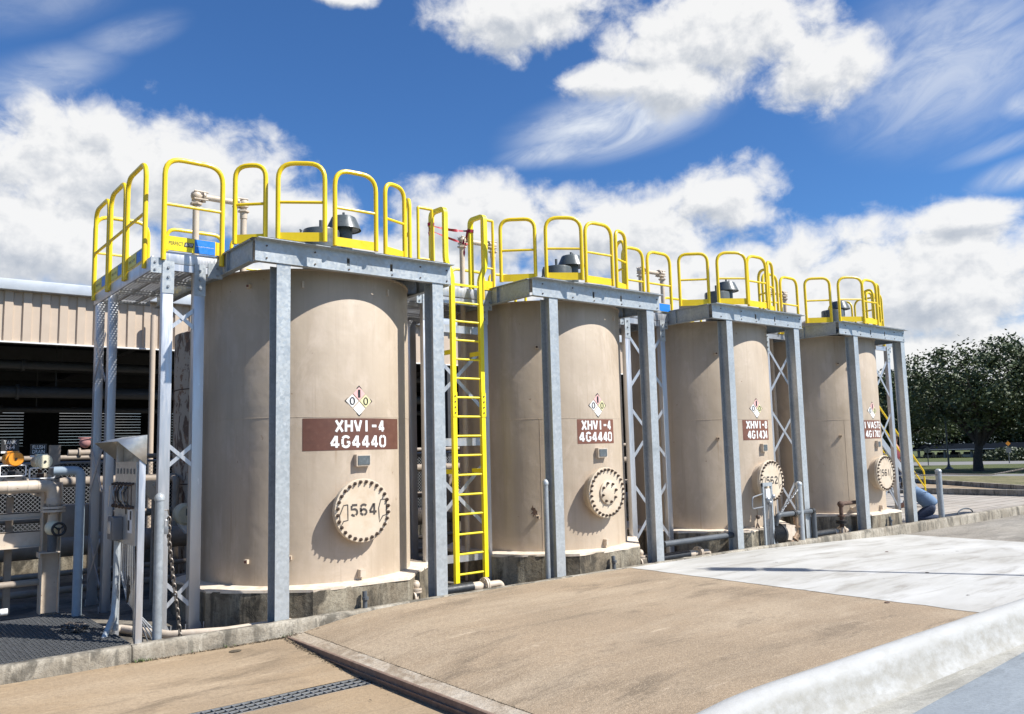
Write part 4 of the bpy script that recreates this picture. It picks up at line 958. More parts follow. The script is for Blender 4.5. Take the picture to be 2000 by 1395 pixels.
def pump():
    t = thing('pump_skid', 'black transfer pump with a bronze valve beside the 562 tank', 'pump', (12.02, .10, -.2))
    mb = MB().lathe([(.11, -.36), (.19, -.34), (.21, -.30), (.21, .06), (.25, .08), (.25, .14), (.16, .16), (.10, .26)], (0, 0, .38), (1, 0, 0), 26)
    mt = mb.build('motor', M['black'], t)
    for k in range(9): MB().lathe([(.215, 0), (.235, .004), (.235, .014), (.215, .018)], (-.30+.04*k, 0, .38), (1, 0, 0), 26, False).build('cooling_fin', M['rubber'], mt)
    MB().prism([(0, .25), (.46, .19), (.46, .50), (.34, .56), (0, .60)], .34, lambda u, v, w: (.18+u, -.17+w, v)).build('housing', M['pipe_beige'], t)
    MB().box((-.4, -.09, 0), (.6, .2, .12), .01).build('base', M['pipe_dim'], t)
    mb = MB().tube([(.35, -.12, .1), (.62, -.14, .34)], .085, 14); mb.lathe([(.12, 0), (.12, .04)], (.48, -.13, .21), (.74, 0, .66), 18); mb.tube([(.62, -.14, .3), (.62, -.14, .72)], .055, 12); mb.lathe([(.10, 0), (.10, .03)], (.62, -.14, .50), n=16)
    vl = mb.build('bronze_valve', M['brass'], t)
    MB().tube(fillet([(.56, -.14, .70), (.54, -.14, .88), (.70, -.14, .88), (.68, -.14, .70)], .03), .014, 6).build('yoke', M['brass'], vl)
    MB().tube(fillet([(-.1, -.08, .60), (-.1, -.16, .83), (1.36, -.16, .83), (1.36, -.16, .2)], .09), .058, 14).build('pipe', M['dark_pipe'], t)
    mb = MB()
    for x in (.50, 1.26): mb.lathe([(.075, 0), (.075, .09)], (x, -.16, .83), (1, 0, 0), 14)
    mb.lathe([(.12, 0), (.12, .03)], (-.1, 0, .66), n=16); mb.lathe([(.09, 0), (.12, .06), (.08, .2)], (-.06, 0, .60), n=12); mb.build('fitting', M['black'], t)
    f = thing('hose_rack', 'slim galvanised hose rack with a looped handle before the 562 manway', 'rack', (11.53, -.06, -.2))
    for x in (-.14, .17): MB().box((x-.028, -.02, 0), (x+.028, .02, 1.56)).build('post', M['galv_dull'], f)
    MB().box((-.168, -.024, 1.50), (.198, .026, 1.58)).build('top_bar', M['galv'], f)
    MB().box((-.06, -.03, 1.22), (.10, .03, 1.44), .01).build('tag_plate', M['white'], f)
    MB().tube(fillet([(-.16, 0, 1.34), (-.55, 0, 1.28), (-.57, 0, 1.03), (-.14, 0, 1.05)], .06), .016, 8).build('loop_handle', M['zinc'], f)
    mb = MB().tube([(-.40, 0, 1.03), (-.40, 0, .86)], .008, 6); mb.sphere((-.38, 0, .84), .05); mb.tube([(-.40, 0, .82), (-.41, 0, .68)], .008, 6)
    mb.tube([(-.41, 0, .70), (-.46, 0, .60)], .018, 6); mb.tube([(-.41, 0, .70), (-.35, 0, .60)], .018, 6); mb.build('wrench', M['bolt'], f)
    mb = MB()
    for x in (-.06, -.01, .05, .10): mb.tube([(x, .01, 0), (x+.01, .0, .6), (x-.02, -.01, 1.2)], .013, 8)
    mb.sphere((.0, -.01, 1.2), .07); mb.sphere((.08, -.01, 1.12), .06); mb.sphere((.22, -.01, 1.26), .055); mb.build('hose', M['zinc'], f)

# ------------------------------------------------------------------ control board at the left
def control_board():
    t = thing('control_board', 'stainless gauge board on two posts under a folded hood', 'control panel', (-1.84, 0, -.2))
    for y, z1 in ((-.015, 2.72), (1.08, 2.72)): MB().box((-.03, y-.03, 0 if y < .5 else -.0), (.05, y+.03, z1), .004).build('post', M['alu'], t)
    bd = MB().box((-.045, .02, 1.38), (-.03, 1.05, 2.44)).build('board', M['stainless'], t)
    x = -.045
    for k in range(6):
        mb = MB(); y = .12+.16*k; MB().box((x-.008, y-.03, 2.28), (x, y+.03, 2.35)).build('gauge_window', M['screen'], bd)
        mb.cyl((x, y, 2.16), (x-.08, y, 2.14), .016, 8); mb.cyl((x, y, 1.86), (x-.06, y, 1.86), .02, 8); mb.sphere((x-.05, y, 1.86), .027, 8, 6); mb.cyl((x-.03, y, 1.86), (x-.03, y, 2.15), .006, 6)
        mb.build('needle_valve', M['bolt'], bd)
    for k in range(4):
        y = .14+.17*k; MB().tube([(x-.06, y, 2.14), (x-.11, y+.02, 2.05), (x-.10, y-.01, 1.95), (x-.05, y-.02, 1.87)], .011, 6).build('hose', M['zinc' if k % 2 else 'black'], bd)
    for y, h in ((.60, .22), (.72, .17), (.95, .26)): MB().add([(x-.09, y-.06, 2.14), (x-.085, y+.05, 2.12), (x-.10, y+.04, 2.12-h), (x-.105, y-.03, 2.1-h)], [(0, 1, 2, 3)]).build('tag', M['rust'] if y != .95 else M['pipe_beige'], bd)
    MB().box((x-.004, .17, 1.40+.13), (x, .36, 1.40+.43)).build('label', M['white'], bd)
    for y0, y1, z0, z1 in ((.19, .26, 1.70, 1.81), (.27, .345, 1.56, 1.69)): MB().box((x-.007, y0, z0), (x-.003, y1, z1)).build('label_block', M['black'], bd)
    MB().box((x-.006, .52, 1.90-.07), (x, .57, 1.98-.07)).box((x-.006, .44, 1.76), (x, .49, 1.85)).build('data_plate', M['black'], bd)
    jb = MB().box((x-.12, .60, 1.42), (x, .90, 1.72), .012).build('junction_box', M['duct'], t); MB().box((x-.135, .70, 1.50), (x-.12, .86, 1.66), .01).build('box_lid', M['stainless'], jb)
    mb = MB(); A = (.055, .36); F = -.30   # hood: back top, back bottom, front edge
    zt, zb, zf = 2.775, 2.40, 2.70; y0, y1 = -.06, 1.14; xb = .055
    mb.add([(xb, y0, zt), (xb, y1, zt), (F, y1, zf), (F, y0, zf), (xb, y0, zb), (xb, y1, zb)], [(0, 1, 2, 3), (0, 3, 4), (1, 5, 2), (0, 4, 5, 1)])
    th = MB()
    o = mb.build('hood', M['stainless'], t, fix=False)
    m_ = o.modifiers.new('thickness', 'SOLIDIFY'); m_.thickness = .006
    c = MB()
    c.tube([(-.06, .80, 1.40), (-.06, .80, .85), (-.08, .78, .45), (-.22, .70, .15), (-.25, .66, .0)], .042, 10)
    c.tube([(-.0, 1.0, 1.40), (-.0, 1.0, .2)], .03, 8)
    c.build('conduit', M['galv'], t)
    mb = MB(); random.seed(4)
    for k in range(7): y = .12+.09*k; mb.tube([(-.03, y, 1.40), (-.02, y-.03+.02*k, 1.0), (.02, .25+.05*k, .62), (.05+.05*k, .35, .2), (.1+.06*k, .4+.1*random.random(), .02)], .010, 6)
    mb.build('tubing', M['zinc'], t)
    mb = MB()
    for k in range(5):
        pts = [(.0+.14*math.cos(a)*.4, .42+.25*math.cos(a)+.02*k, .86+.12*math.sin(a)-.03*k) for a in rng(-.5, 3.9, 10)]; mb.tube(pts, .012, 6)
    mb.build('cable', M['black'], t)

# ------------------------------------------------------------------ valve manifold at the far left
def manifold():
    rk = thing('pipe_rack', 'beige steel pipe rack with an H-section post by the walkway grating', 'rack', (-2.25, 3.2, -.02))
    def hpost(mb, x, y, z1, w=.13, d=.2):
        mb.box((x-w, y, 0), (x+w, y+.014, z1)); mb.box((x-w, y+d, 0), (x+w, y+d+.014, z1)); mb.box((x-.006, y+.014, 0), (x+.006, y+d, z1))
    mb = MB(); 
    # H post turned so that one flange faces right, web showing
    mb.box((-.13, .0, 0), (-.115, .22, 1.96)); mb.box((.115, .0, 0), (.13, .22, 1.96)); mb.box((-.115, .10, 0), (.115, .115, 1.96)); mb.build('post', M['pipe_beige'], rk)
    mb = MB(); hpost(mb, -.50, .45, 1.75, .045, .1); mb.build('post', M['pipe_dim'], rk)
    mb = MB(); hpost(mb, -1.25, .45, 1.75, .045, .1); mb.build('post', M['pipe_dim'], rk)
    for z0, z1, y in ((1.42, 1.52, .20), (1.00, 1.24, .16)):
        mb = MB().box((-3.0, y, z0), (-.10, y+.012, z1)); mb.box((-3.0, y, z1-.012), (-.10, y+.10, z1)); mb.box((-3.0, y-.08, z0), (-.10, y+.012, z0+.012)); mb.build('beam', M['pipe_beige'], rk)
    MB().box((-.20, -.22, .92), (.08, .02, .935)).box((-.20, -.22, .86), (-.185, .02, .92)).build('bracket', M['pipe_beige'], rk)
    t = thing('pipe_manifold', 'beige pipe turning down through a flanged elbow to a handwheel valve', 'pipe', (-2.27, 3.05, 0))
    MB().tube(fillet([(-3.2, 0, 1.90), (0, 0, 1.90), (0, 0, 1.60)], .20, 8), .092, 18).build('pipe', M['pipe_beige'], t)
    for x in (-.62, -.36, -.22, -.95, -1.5): MB().lathe([(.095, 0), (.097, .012), (.095, .024)], (x, 0, 1.90), (1, 0, 0), 18, False).build('weld_ring', M['pipe_beige'], t)
    MB().lathe([(.095, 0), (.104, .02), (.104, .09), (.09, .12)], (0, 0, 1.60), (0, 0, 1), 18).build('collar', M['pipe_beige'], t)
    mb = MB().lathe([(.165, 0), (.165, .035)], (0, 0, 1.555), n=28).lathe([(.165, 0), (.165, .035)], (0, 0, 1.505), n=28); fl = mb.build('flange', M['pipe_beige'], t)
    for k in range(8):
        a = k*PI/4+.2; MB().cyl((.13*math.cos(a), .13*math.sin(a), 1.47), (.13*math.cos(a), .13*math.sin(a), 1.63), .013, 6).build('bolt', M['pipe_dim'], fl)
    MB().cyl((0, 0, 1.5), (0, 0, 1.28), .07, 16).build('spool', M['pipe_beige'], t)
    MB().cyl((0, 0, 1.22), (0, 0, .92), .066, 16).build('spool', M['dark_pipe'], t)
    hv = MB().sphere((0, -.02, 1.27), .115, 16, 10).build('valve_body', M['cream'], t)
    wy = -.20; mb = MB().tube([(.05+.088*math.cos(a), wy, 1.255+.088*math.sin(a)) for a in rng(0, 2*PI, 24)], .019, 8, False)
    for k in range(3): a = k*2.094+.5; mb.tube([(.05, wy, 1.255), (.05+.088*math.cos(a), wy, 1.255+.088*math.sin(a))], .012, 6)
    mb.sphere((.05, wy, 1.255), .025); mb.cyl((.05, wy, 1.255), (.02, -.05, 1.265), .014, 8); mb.build('handwheel', M['black'], t)
    MB().tube([(.0, .30, .45), (-3.5, .30, .45)], .05, 12).build('pipe', M['pipe_dim'], t)
    for i, (x, zc, col, txt, lab, sx0, sx1, sz0, sz1) in enumerate(((-2.79, 2.33, 'orange', ('TANK', '564'), 'orange valve actuator under a black TANK 564 sign', -2.93, -2.69, 2.44, 2.62), (-2.40, 2.28, 'cream', ('FLUSH', 'DRAIN'), 'cream valve actuator under a black FLUSH DRAIN sign', -2.54, -2.31, 2.37, 2.54))):
        a = thing('valve_actuator', lab, 'valve', (x, 3.25, zc), 'valve actuators with black signs')
        MB().lathe([(.08, 0), (.112, .03), (.112, .30), (.10, .34)], (.0, .36, -.015), (0, -1, 0), 22).build('body', M[col], a)
        MB().lathe([(.108, 0), (.108, .05), (.098, .065), (.02, .068)], (.03, .03, -.015), (0, -1, 0), 28).build('cover', M[col], a)
        MB().lathe([(.02, 0), (.015, .015)], (.03, -.038, -.015), (0, -1, 0), 10).build('position_dial', M['black'], a)
        MB().box((-.08, .06, .06), (.08, .3, .105), .012).build('junction_box', M[col], a)
        fz = -.19
        fr = MB().tube(fillet([(-.17, .0, fz-.08), (-.17, .0, fz+.08), (.17, .0, fz+.08), (.17, .0, fz-.08), (-.17, 0, fz-.08)], .03), .011, 6).build('guard_frame', M['white'], a)
        MB().cyl((0, .2, -.14), (0, .2, -.32), .03, 10).box((-.05, .14, -.3), (.05, .26, -.2)).build('stem', M['black'] if i == 0 else M['rust'], a)
        fl = MB().lathe([(.185, 0), (.185, .04)], (.03, .20, -.37), (0, -1, 0), 28).lathe([(.185, 0), (.185, .03)], (.03, .27, -.37), (0, -1, 0), 28).build('flange', M['pipe_beige'], a)
        for k in range(8): b = k*PI/4+.4; MB().cyl((.03+.14*math.cos(b), .14, -.37+.14*math.sin(b)), (.03+.14*math.cos(b), .30, -.37+.14*math.sin(b)), .014, 6).build('bolt', M['pipe_dim'], fl)
        sg = MB().box((sx0-x, .22, sz0-zc), (sx1-x, .228, sz1-zc)).build('sign_plate', M['black'], a)
        f = lambda u, v: (u-x, .216, v-zc); w = sx1-sx0; h = sz1-sz0; mb = MB()
        plain_text(mb, txt[0], sx0+w*.14, sx1-w*.14, sz0+h*.55, sz0+h*.88, f); plain_text(mb, txt[1], sx0+w*(.25 if i == 0 else .14), sx1-w*(.25 if i == 0 else .14), sz0+h*.14, sz0+h*.46, f)
        mb.build('lettering', M['white'], sg)
        MB().box((sx0-x, .20, sz0-zc-.035), (sx1-x, .235, sz0-zc-.004)).build('sign_rail', M['white'], a)
        MB().cyl(((sx0+sx1)/2-x, .23, sz0-zc), ((sx0+sx1)/2-x, .23, 0), .02, 8).build('sign_stem', M['black'], a)
    tag(MB().tube([(-2.25, 3.2, 2.2), (-2.1, 3.2, 2.22), (-2.05, 3.25, 2.10), (-2.10, 3.3, 2.02), (-2.2, 3.3, 2.0)], .009, 6).build('cable', M['black']), 'thin black cable looping from the cream actuator', 'cable')
    tag(MB().tube(fillet([(-2.34, 2.68, 2.12), (-2.0, 2.58, 2.12), (-2.0, 2.58, 0)], .10), .066, 16).build('conduit_pipe', M['grey_pvc']), 'grey-blue conduit rising from the grating and turning left behind the actuators', 'pipe')
    p = thing('vent_stub', 'short white capped pipe stub at the left edge over the grating', 'pipe', (-2.9, 3.1, .1)); MB().tube([(-.9, 0, -.03), (.08, 0, .0)], .042, 12).build('pipe', M['white'], p); MB().lathe([(.05, 0), (.05, .09)], (0, 0, 0), (1, 0, 0), 12).build('cap', M['white'], p)
    tag(MB().box((-2.14, 4.2, -.2), (-1.98, 4.3, 2.53)).build('steel_post', M['pipe_dim']), 'plain brown-beige flat post behind the FLUSH DRAIN actuator', 'post')
    # equipment cabinet and instruments further in
    tag(MB().box((-1.95, 5.0, .95), (-1.2, 5.4, 1.5), .01).build('cabinet', M['pipe_dim']), 'dull beige box cabinet behind the grey-blue conduit', 'cabinet')
    m = thing('flow_meter', 'pale round flow meter with a small display behind the left tower', 'meter', (-.02, 4.0, 1.28))
    MB().lathe([(.15, 0), (.19, .05), (.19, .22), (.15, .26)], (0, .13, 0), (0, -1, 0), 22).build('housing', M['cream'], m); MB().box((-.02, -.15, -.02), (.13, -.12, .10)).build('display', M['screen'], m)
    MB().prism([(-.12, -.16), (.13, -.16), (.02, -.34)], .12, lambda u, v, w: (u, -.05+w, v)).build('funnel', M['white'], m); MB().cyl((.1, 0, .1), (.1, 0, 3.9), .035, 10).build('pipe', M['pipe_beige'], m)
    m = thing('gauge_box', 'small beige rounded gauge box on a stand left of the aluminium tower leg', 'gauge', (-.56, 4.0, 1.75))
    MB().prism([(-.09, .14), (.11, .14), (.11, -.10), (.06, -.19), (-.03, -.19), (-.09, -.10)], .12, lambda u, v, w: (u, w, v)).build('housing', M['cover'], m); MB().lathe([(.04, 0), (.03, .05)], (.02, 0, .06), (0, -1, 0), 12).build('knob', M['pipe_beige'], m); MB().cyl((.02, .06, -.19), (.02, .06, -1.95), .03, 10).build('stand', M['pipe_dim'], m)

def back_yard():
    P = [('long beige pipe along the top of the chain-link fence', 8.9, 2.33, .055, -9, 20), ('thick old beige pipe at knee height in front of the fence', 6.5, .68, .21, -9, 20),
         ('medium beige pipe running behind the towers at head height', 7.6, 1.84, .10, -9, 20), ('thin beige pipe just above the ground', 5.3, .02, .06, -9, 20), ('second thin beige pipe close to the ground', 6.1, .22, .045, -9, 20),
         ('beige pipe at waist height behind the thick old pipe', 7.9, 1.12, .08, -9, 20)]
    for lab, y, z, r, x0, x1 in P:
        tag(MB().tube([(x0, y, z), (x1, y, z)], r, 14).build('yard_pipe', M['pipe_dim']), lab, 'pipe', 'beige yard pipes')
    for k in range(9):
        x = -6.4+2.9*k
        t = thing('pipe_support', 'concrete block and steel frame carrying the yard pipes', 'support', (x, 6.5, -.2), 'pipe supports under the yard pipes')
        MB().box((-.25, -.2, 0), (.25, .2, .30), .02).build('block', M['found'], t)
        MB().box((-.08, -.05, .3), (.08, .05, .68)).build('stub', M['pipe_dim'], t); MB().box((-.06, 1.0, 0), (.06, 1.12, 1.95)).build('post', M['pipe_dim'], t)
    for k in range(12):
        x = -8+2.2*k
        if k % 3 == 1: tag(MB().tube(fillet([(x, 7.6, 1.84), (x, 7.2, 1.84), (x, 7.2, -.2)], .15), .07, 12).build('drop_pipe', M['pipe_dim']), 'beige drop pipe leaving the head-height pipe', 'pipe', 'beige drop pipes')
    t = thing('chain_link_fence', 'chain-link fence along the front of the open building', 'fence', (0, 9, 0))
    Y = 0.; x0, x1, z0, z1 = -9., 12., .45, 2.2; mb = MB(); s = .085; H = z1-z0; c = x0-H
    def wire(a, b): 
        mb.bar(a, b, .0065, .0065, (0, -1, 0))
    while c < x1:
        for sg in (1, -1):
            xa, xb = c, c+H; za, zb = (z0, z1) if sg > 0 else (z1, z0)
            if xa < x0: t_ = (x0-xa)/H; xa, za = x0, za+(zb-za)*t_
            if xb > x1: t_ = (x1-xa)/(xb-xa); zb = za+(zb-za)*t_; xb = x1
            if xb > xa: wire((xa, Y+.004*sg, za), (xb, Y+.004*sg, zb))
        c += s
    mb.build('mesh', M['fence'], t, fix=False)
    MB().tube([(x0, .03, z1+.02), (x1, .03, z1+.02)], .03, 10).build('top_rail', M['fence'], t)
    for k in range(8): MB().cyl((x0+3*k, .05, -.2), (x0+3*k, .05, z1+.05), .04, 10).build('post', M['fence'], t)
    tag(MB().box((-9, 9.15, -.2), (12, 9.4, .42), .02).build('low_wall', M['found']), 'low stained concrete wall under the chain-link fence', 'wall')
    t = thing('old_tank', 'rusty old tank with peeling beige paint behind the left access tower', 'tank', (2.40, 7.6, -.2))
    MB().lathe([(1.5, 0), (1.5, 5.2), (1.4, 5.25), (.01, 5.4)], n=48).build('shell', M['peel'], t)
    mb = MB()
    for z in (1.9, 3.95): mb.tube([(1.505*math.cos(a), 1.505*math.sin(a), z) for a in rng(0, 2*PI, 48)], .012, 5, False)
    mb.build('weld_seam', M['rust'], t)
    t = thing('relic_valve', 'faded pink valve with flanges standing on the fence pipe', 'valve', (-.72, 8.9, 2.33))
    MB().tube([(-.25, 0, .10), (.30, 0, .10)], .07, 12).lathe([(.11, 0), (.11, .04)], (-.05, 0, .1), (1, 0, 0), 16).lathe([(.11, 0), (.11, .04)], (.2, 0, .1), (1, 0, 0), 16).build('body', M['pipe_dim'], t)
    mb = MB(); mb.sphere((.08, 0, .32), .12, 10, 7); mb.tube([(.08+.13*math.cos(a), .13*math.sin(a), .42) for a in rng(0, 2*PI, 16)], .015, 6, False); mb.build('bonnet', M['flowers'], t)

# ------------------------------------------------------------------ open-sided building behind
def building():
    t = thing('open_shed', 'open-sided industrial building with a beige corrugated fascia and dark interior', 'building', (0, 13, 0))
    x0, x1 = -24, 22; zb, zt = 5.32, 6.62
    mb = MB(); xs = []; x = x0; k = 0; p = .42; prof = []
    while x < x1:       # deep trapezoid ribs
        prof += [(x, 0), (x+p*.44, 0), (x+p*.50, .055), (x+p*.94, .055)]; x += p
    n = len(prof); vs = []
    for z in (zb, zt): vs += [(px, py, z) for px, py in prof]
    mb.add(vs, [(i, i+1, n+i+1, n+i) for i in range(n-1)]); mb.build('cladding', M['clad'], t, ang=10, fix=False)
    MB().box((x0, -.02, zb-.035), (x1, .10, zb)).build('drip_trim', M['white'], t)
    MB().box((x0-.2, -.22, zt), (x1+.2, .1, zt+.27), .01).build('fascia', M['roofmetal'], t)
    mb = MB(); 
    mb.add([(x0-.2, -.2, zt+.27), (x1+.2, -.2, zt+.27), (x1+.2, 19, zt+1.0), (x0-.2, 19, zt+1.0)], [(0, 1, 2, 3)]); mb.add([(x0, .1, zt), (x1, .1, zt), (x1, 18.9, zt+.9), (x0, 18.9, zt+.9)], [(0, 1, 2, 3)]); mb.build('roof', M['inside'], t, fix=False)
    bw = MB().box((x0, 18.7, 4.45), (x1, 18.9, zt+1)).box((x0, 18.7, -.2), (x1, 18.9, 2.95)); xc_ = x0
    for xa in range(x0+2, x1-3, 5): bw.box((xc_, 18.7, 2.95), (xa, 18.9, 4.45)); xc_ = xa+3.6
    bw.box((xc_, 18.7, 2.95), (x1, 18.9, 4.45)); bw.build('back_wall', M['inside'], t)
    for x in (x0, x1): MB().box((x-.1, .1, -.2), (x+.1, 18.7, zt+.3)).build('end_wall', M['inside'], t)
    mb = MB()
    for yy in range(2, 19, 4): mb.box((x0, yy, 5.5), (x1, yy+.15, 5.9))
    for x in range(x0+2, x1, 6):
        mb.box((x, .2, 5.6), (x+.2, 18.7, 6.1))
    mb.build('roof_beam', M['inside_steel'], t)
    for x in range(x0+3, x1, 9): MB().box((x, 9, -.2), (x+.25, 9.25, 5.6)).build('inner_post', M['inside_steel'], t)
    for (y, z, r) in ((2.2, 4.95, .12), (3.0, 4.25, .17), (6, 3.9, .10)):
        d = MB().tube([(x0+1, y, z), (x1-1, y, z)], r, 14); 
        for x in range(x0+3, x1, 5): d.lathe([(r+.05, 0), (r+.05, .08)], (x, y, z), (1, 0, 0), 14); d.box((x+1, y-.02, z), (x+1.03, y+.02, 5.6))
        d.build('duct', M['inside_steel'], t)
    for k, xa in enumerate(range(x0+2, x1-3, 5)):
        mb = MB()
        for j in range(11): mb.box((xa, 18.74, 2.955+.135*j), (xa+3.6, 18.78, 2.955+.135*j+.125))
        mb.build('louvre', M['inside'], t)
    mb = MB().cyl((1.78, -.3, -.2), (1.78, -.3, zb+.9), .075, 12); mb.build('downpipe', M['clad'], t)
    for x in (11.9,): MB().box((x, .11, -.2), (x+.35, .4, zb)).build('pier', M['inside_steel'], t)

# ------------------------------------------------------------------ stair, people
def stair():
    t = thing('stair', 'grey steel stair with yellow handrails coming down from the last platform', 'stair', (19.7, 3.3, -.2), )
    # descends in +x from deck height
    top, L = 5.35, 6.7; sl_ = top/L
    for y in (0, 1.0): MB().bar((0, y, top-.1), (L, y, -.02+.1), .24, .05, (0, -1, 0)).build('stringer', M['alu'], t)
    n = 20
    for k in range(n):
        x = L*(k+.6)/n; z = top-(x*sl_)
        MB().box((x-.13, .03, z-.02), (x+.13, .97, z+.015)).build('tread', M['alu'], t)
    for y in (0, 1.0):
        z = lambda x: top-x*sl_
        mb = MB(); r = .032
        for a, b in ((.3, 3.35), (3.6, L-.1)):
            mb.tube(fillet([(a, y, z(a)), (a, y, z(a)+1.2), (b, y, z(b)+1.2), (b, y, z(b)-.05)], .08, 4), r, 8); mb.tube([(a, y, z(a)+.62), (b, y, z(b)+.62)], r*.8, 8)
            m = (a+b)/2; mb.tube([(m, y, z(m)), (m, y, z(m)+1.2)], r, 8)
        mb.build('handrail', M['yellow'], t)
    b = MB()
    for x in (2.2, 4.4): b.bar((x, .5, top-x*sl_-.1), (x+1.1, .5, 0), .09, .05, (0, -1, 0))
    b.build('strut', M['galv'], t)

def skinned(name, chains, mat, parent, sub=2):
    """continuous body: chains of (point, radius); shared points are merged"""
    key = {}; vs = []; rs = []; es = []
    for ch in chains:
        prev = None
        for p, r in ch:
            k = tuple(round(c, 4) for c in p)
            if k not in key: key[k] = len(vs); vs.append(p); rs.append(r)
            if prev is not None and prev != key[k]: es.append((prev, key[k]))
            prev = key[k]
    me = bpy.data.meshes.new(name); me.from_pydata(vs, es, []); o = bpy.data.objects.new(name, me); COL.objects.link(o)
    o.modifiers.new('skin', 'SKIN'); s = o.modifiers.new('sub', 'SUBSURF'); s.levels = sub; s.render_levels = sub
    for i, sv in enumerate(me.skin_vertices[0].data):
        r = rs[i]; sv.radius = r if isinstance(r, tuple) else (r, r); sv.use_root = (i == 0)
    bpy.context.view_layer.update()
    dg = bpy.context.evaluated_depsgraph_get(); m2 = bpy.data.meshes.new_from_object(o.evaluated_get(dg)); m2.name = name
    bpy.data.objects.remove(o)
    m2.materials.clear(); m2.materials.append(mat); m2.polygons.foreach_set('use_smooth', [True]*len(m2.polygons))
    o = bpy.data.objects.new(name, m2); COL.objects.link(o); o.parent = parent; return o

def hand(mb_parent, c, d, side, mat, name='hand'):
    pass
def people():
    # kneeling man in a blue shirt, bent forward to the left
    t = thing('person', 'man in light blue shirt and jeans kneeling bent forward beside the end column', 'person', (21.0, .70, -.2), 'workers', rad(-62))
    hip = (.04, 0, .37); wa = (-.08, 0, .60); ch = (-.32, .02, .83); nk = (-.50, .03, .95); hd = (-.62, .03, 1.03)
    def legs(dr):
        out = []
        for s in (-1, 1):
            y = .13*s
            out.append([(hip, .17+dr), ((-.04, y, .33), .125+dr), ((-.25, y*1.3, .21), .10+dr), ((-.42, y*1.4, .10), .082+dr), ((-.15, y*1.4, .085), .07+dr), ((.20, y*1.3, .085), .052+dr), ((.30, y*1.3, .07), .048+dr*.5)])
        return out
    def arms(dr, full):
        out = []
        for s in (-1, 1):
            y = .25*s
            a = [(ch, (.20+dr, .15+dr)), ((-.45, y*.8, .86), .09+dr), ((-.56, y*1.2, .66), .062+dr), ((-.72, y*1.15, .50), .052+dr)]
            if full: a += [((-.86, y*.9, .40), .036), ((-.92, y*.8, .36), (.045, .022))]
            out.append(a)
        return out
    body = [[(hip, .15), (wa, .14), (ch, (.19, .14)), (nk, .068), (hd, .115), ((-.68, .03, 1.10), .10)]]+legs(0)+arms(0, True)
    for s in (-1, 1):
        for k in range(4): b = V((-.92, .25*s*.8, .36)); body.append([(tuple(b), (.045, .022)), (tuple(b+V((-.04, (k-1.5)*.022, -.03))), .012), (tuple(b+V((-.06, (k-1.5)*.024, -.08))), .010)])
        body.append([(tuple(b), (.045, .022)), (tuple(b+V((.0, -.05*s, -.03))), .013)])
    skinned('body', body, M['skin'], t)
    skinned('shirt', [[((.07, 0, .42), .22), ((.02, 0, .50), .245), (wa, .255), (ch, (.28, .235)), ((-.44, .03, .91), .17)]]+arms(.022, False), M['denim'], t)
    skinned('jeans', [[((.0, 0, .52), .21), (hip, .225)]]+legs(.04), M['jeans'], t)
    for s in (-1, 1): skinned('shoe', [[((.24, .17*s, .085), .055), ((.33, .17*s, .07), .058), ((.40, .17*s, .05), .045)], [((.33, .17*s, .07), .058), ((.35, .17*s, -.02+.04), .04)]], M['shoe'], t)
    MB().sphere((-.655, .03, 1.10), .128, 14, 9, (1, .95, .9)).build('hair', M['hair'], t)
    # man in a dark red shirt and cap on the stair
    t = thing('person', 'man in dark red shirt and tan cap standing on the yellow-railed stair', 'person', (25.35, 3.85, .50), 'workers')
    hip = (0, 0, 1.0); ch = (0, 0, 1.42); nk = (-.01, -.01, 1.60)
    body = [[(hip, (.17, .13)), ((0, 0, 1.2), (.16, .12)), (ch, (.20, .13)), (nk, .065), ((-.02, -.03, 1.74), .10), ((-.02, -.03, 1.84), .105), ((-.02, -.02, 1.92), .07)], [((-.02, -.03, 1.80), .1), ((-.03, -.13, 1.78), .022)]]
    lg = lambda dr: [[(hip, (.17+dr, .13+dr)), ((.10*s, 0, .90), .10+dr), ((.11*s, -.03, .50), .072+dr), ((.11*s, 0, .08), .05+dr), ((.12*s, -.12, .04), .045)] for s in (-1, 1)]
    am = lambda dr, full: [[(ch, (.20+dr, .13+dr)), ((.24*s, 0, 1.45), .075+dr), ((.32*s, -.05, 1.18), .055+dr)]+([((.30*s, -.25, 1.02), .04), ((.28*s, -.34, 1.0), (.042, .022))] if full else []) for s in (-1, 1)]
    for s in (-1, 1):
        b = V((.28*s, -.34, 1.0))
        for k in range(4): body.append([(tuple(b), (.042, .022)), (tuple(b+V(((k-1.5)*.02, -.05, -.01))), .011), (tuple(b+V(((k-1.5)*.021, -.08, -.04))), .010)])
        body.append([(tuple(b), (.042, .022)), (tuple(b+V((-.045*s, -.03, 0))), .012)])
    skinned('body', body+lg(0)+am(0, True), M['skin'], t)
    skinned('shirt', [[((0, 0, .98), (.19, .15)), ((0, 0, 1.2), (.185, .145)), (ch, (.225, .15)), ((0, 0, 1.53), .10)]]+am(.02, False), M['redcloth'], t)
    skinned('trousers', [[((0, 0, 1.05), (.175, .135)), (hip, (.18, .14))]]+lg(.015), M['jeans'], t)
    MB().lathe([(.118, 0), (.12, .05), (.09, .11), (.02, .13)], (-.02, -.02, 1.86), n=18).prism([(-.09, 0), (.09, 0), (.05, -.12), (-.05, -.12)], .012, lambda u, v, w: (u-.02, v-.11, 1.865+w)).build('cap', M['cap'], t)
    for sx in (-1, 1): MB().sphere((-.02+.04*sx, -.125, 1.815), .014, 8, 6).build('eye', M['black'], t)
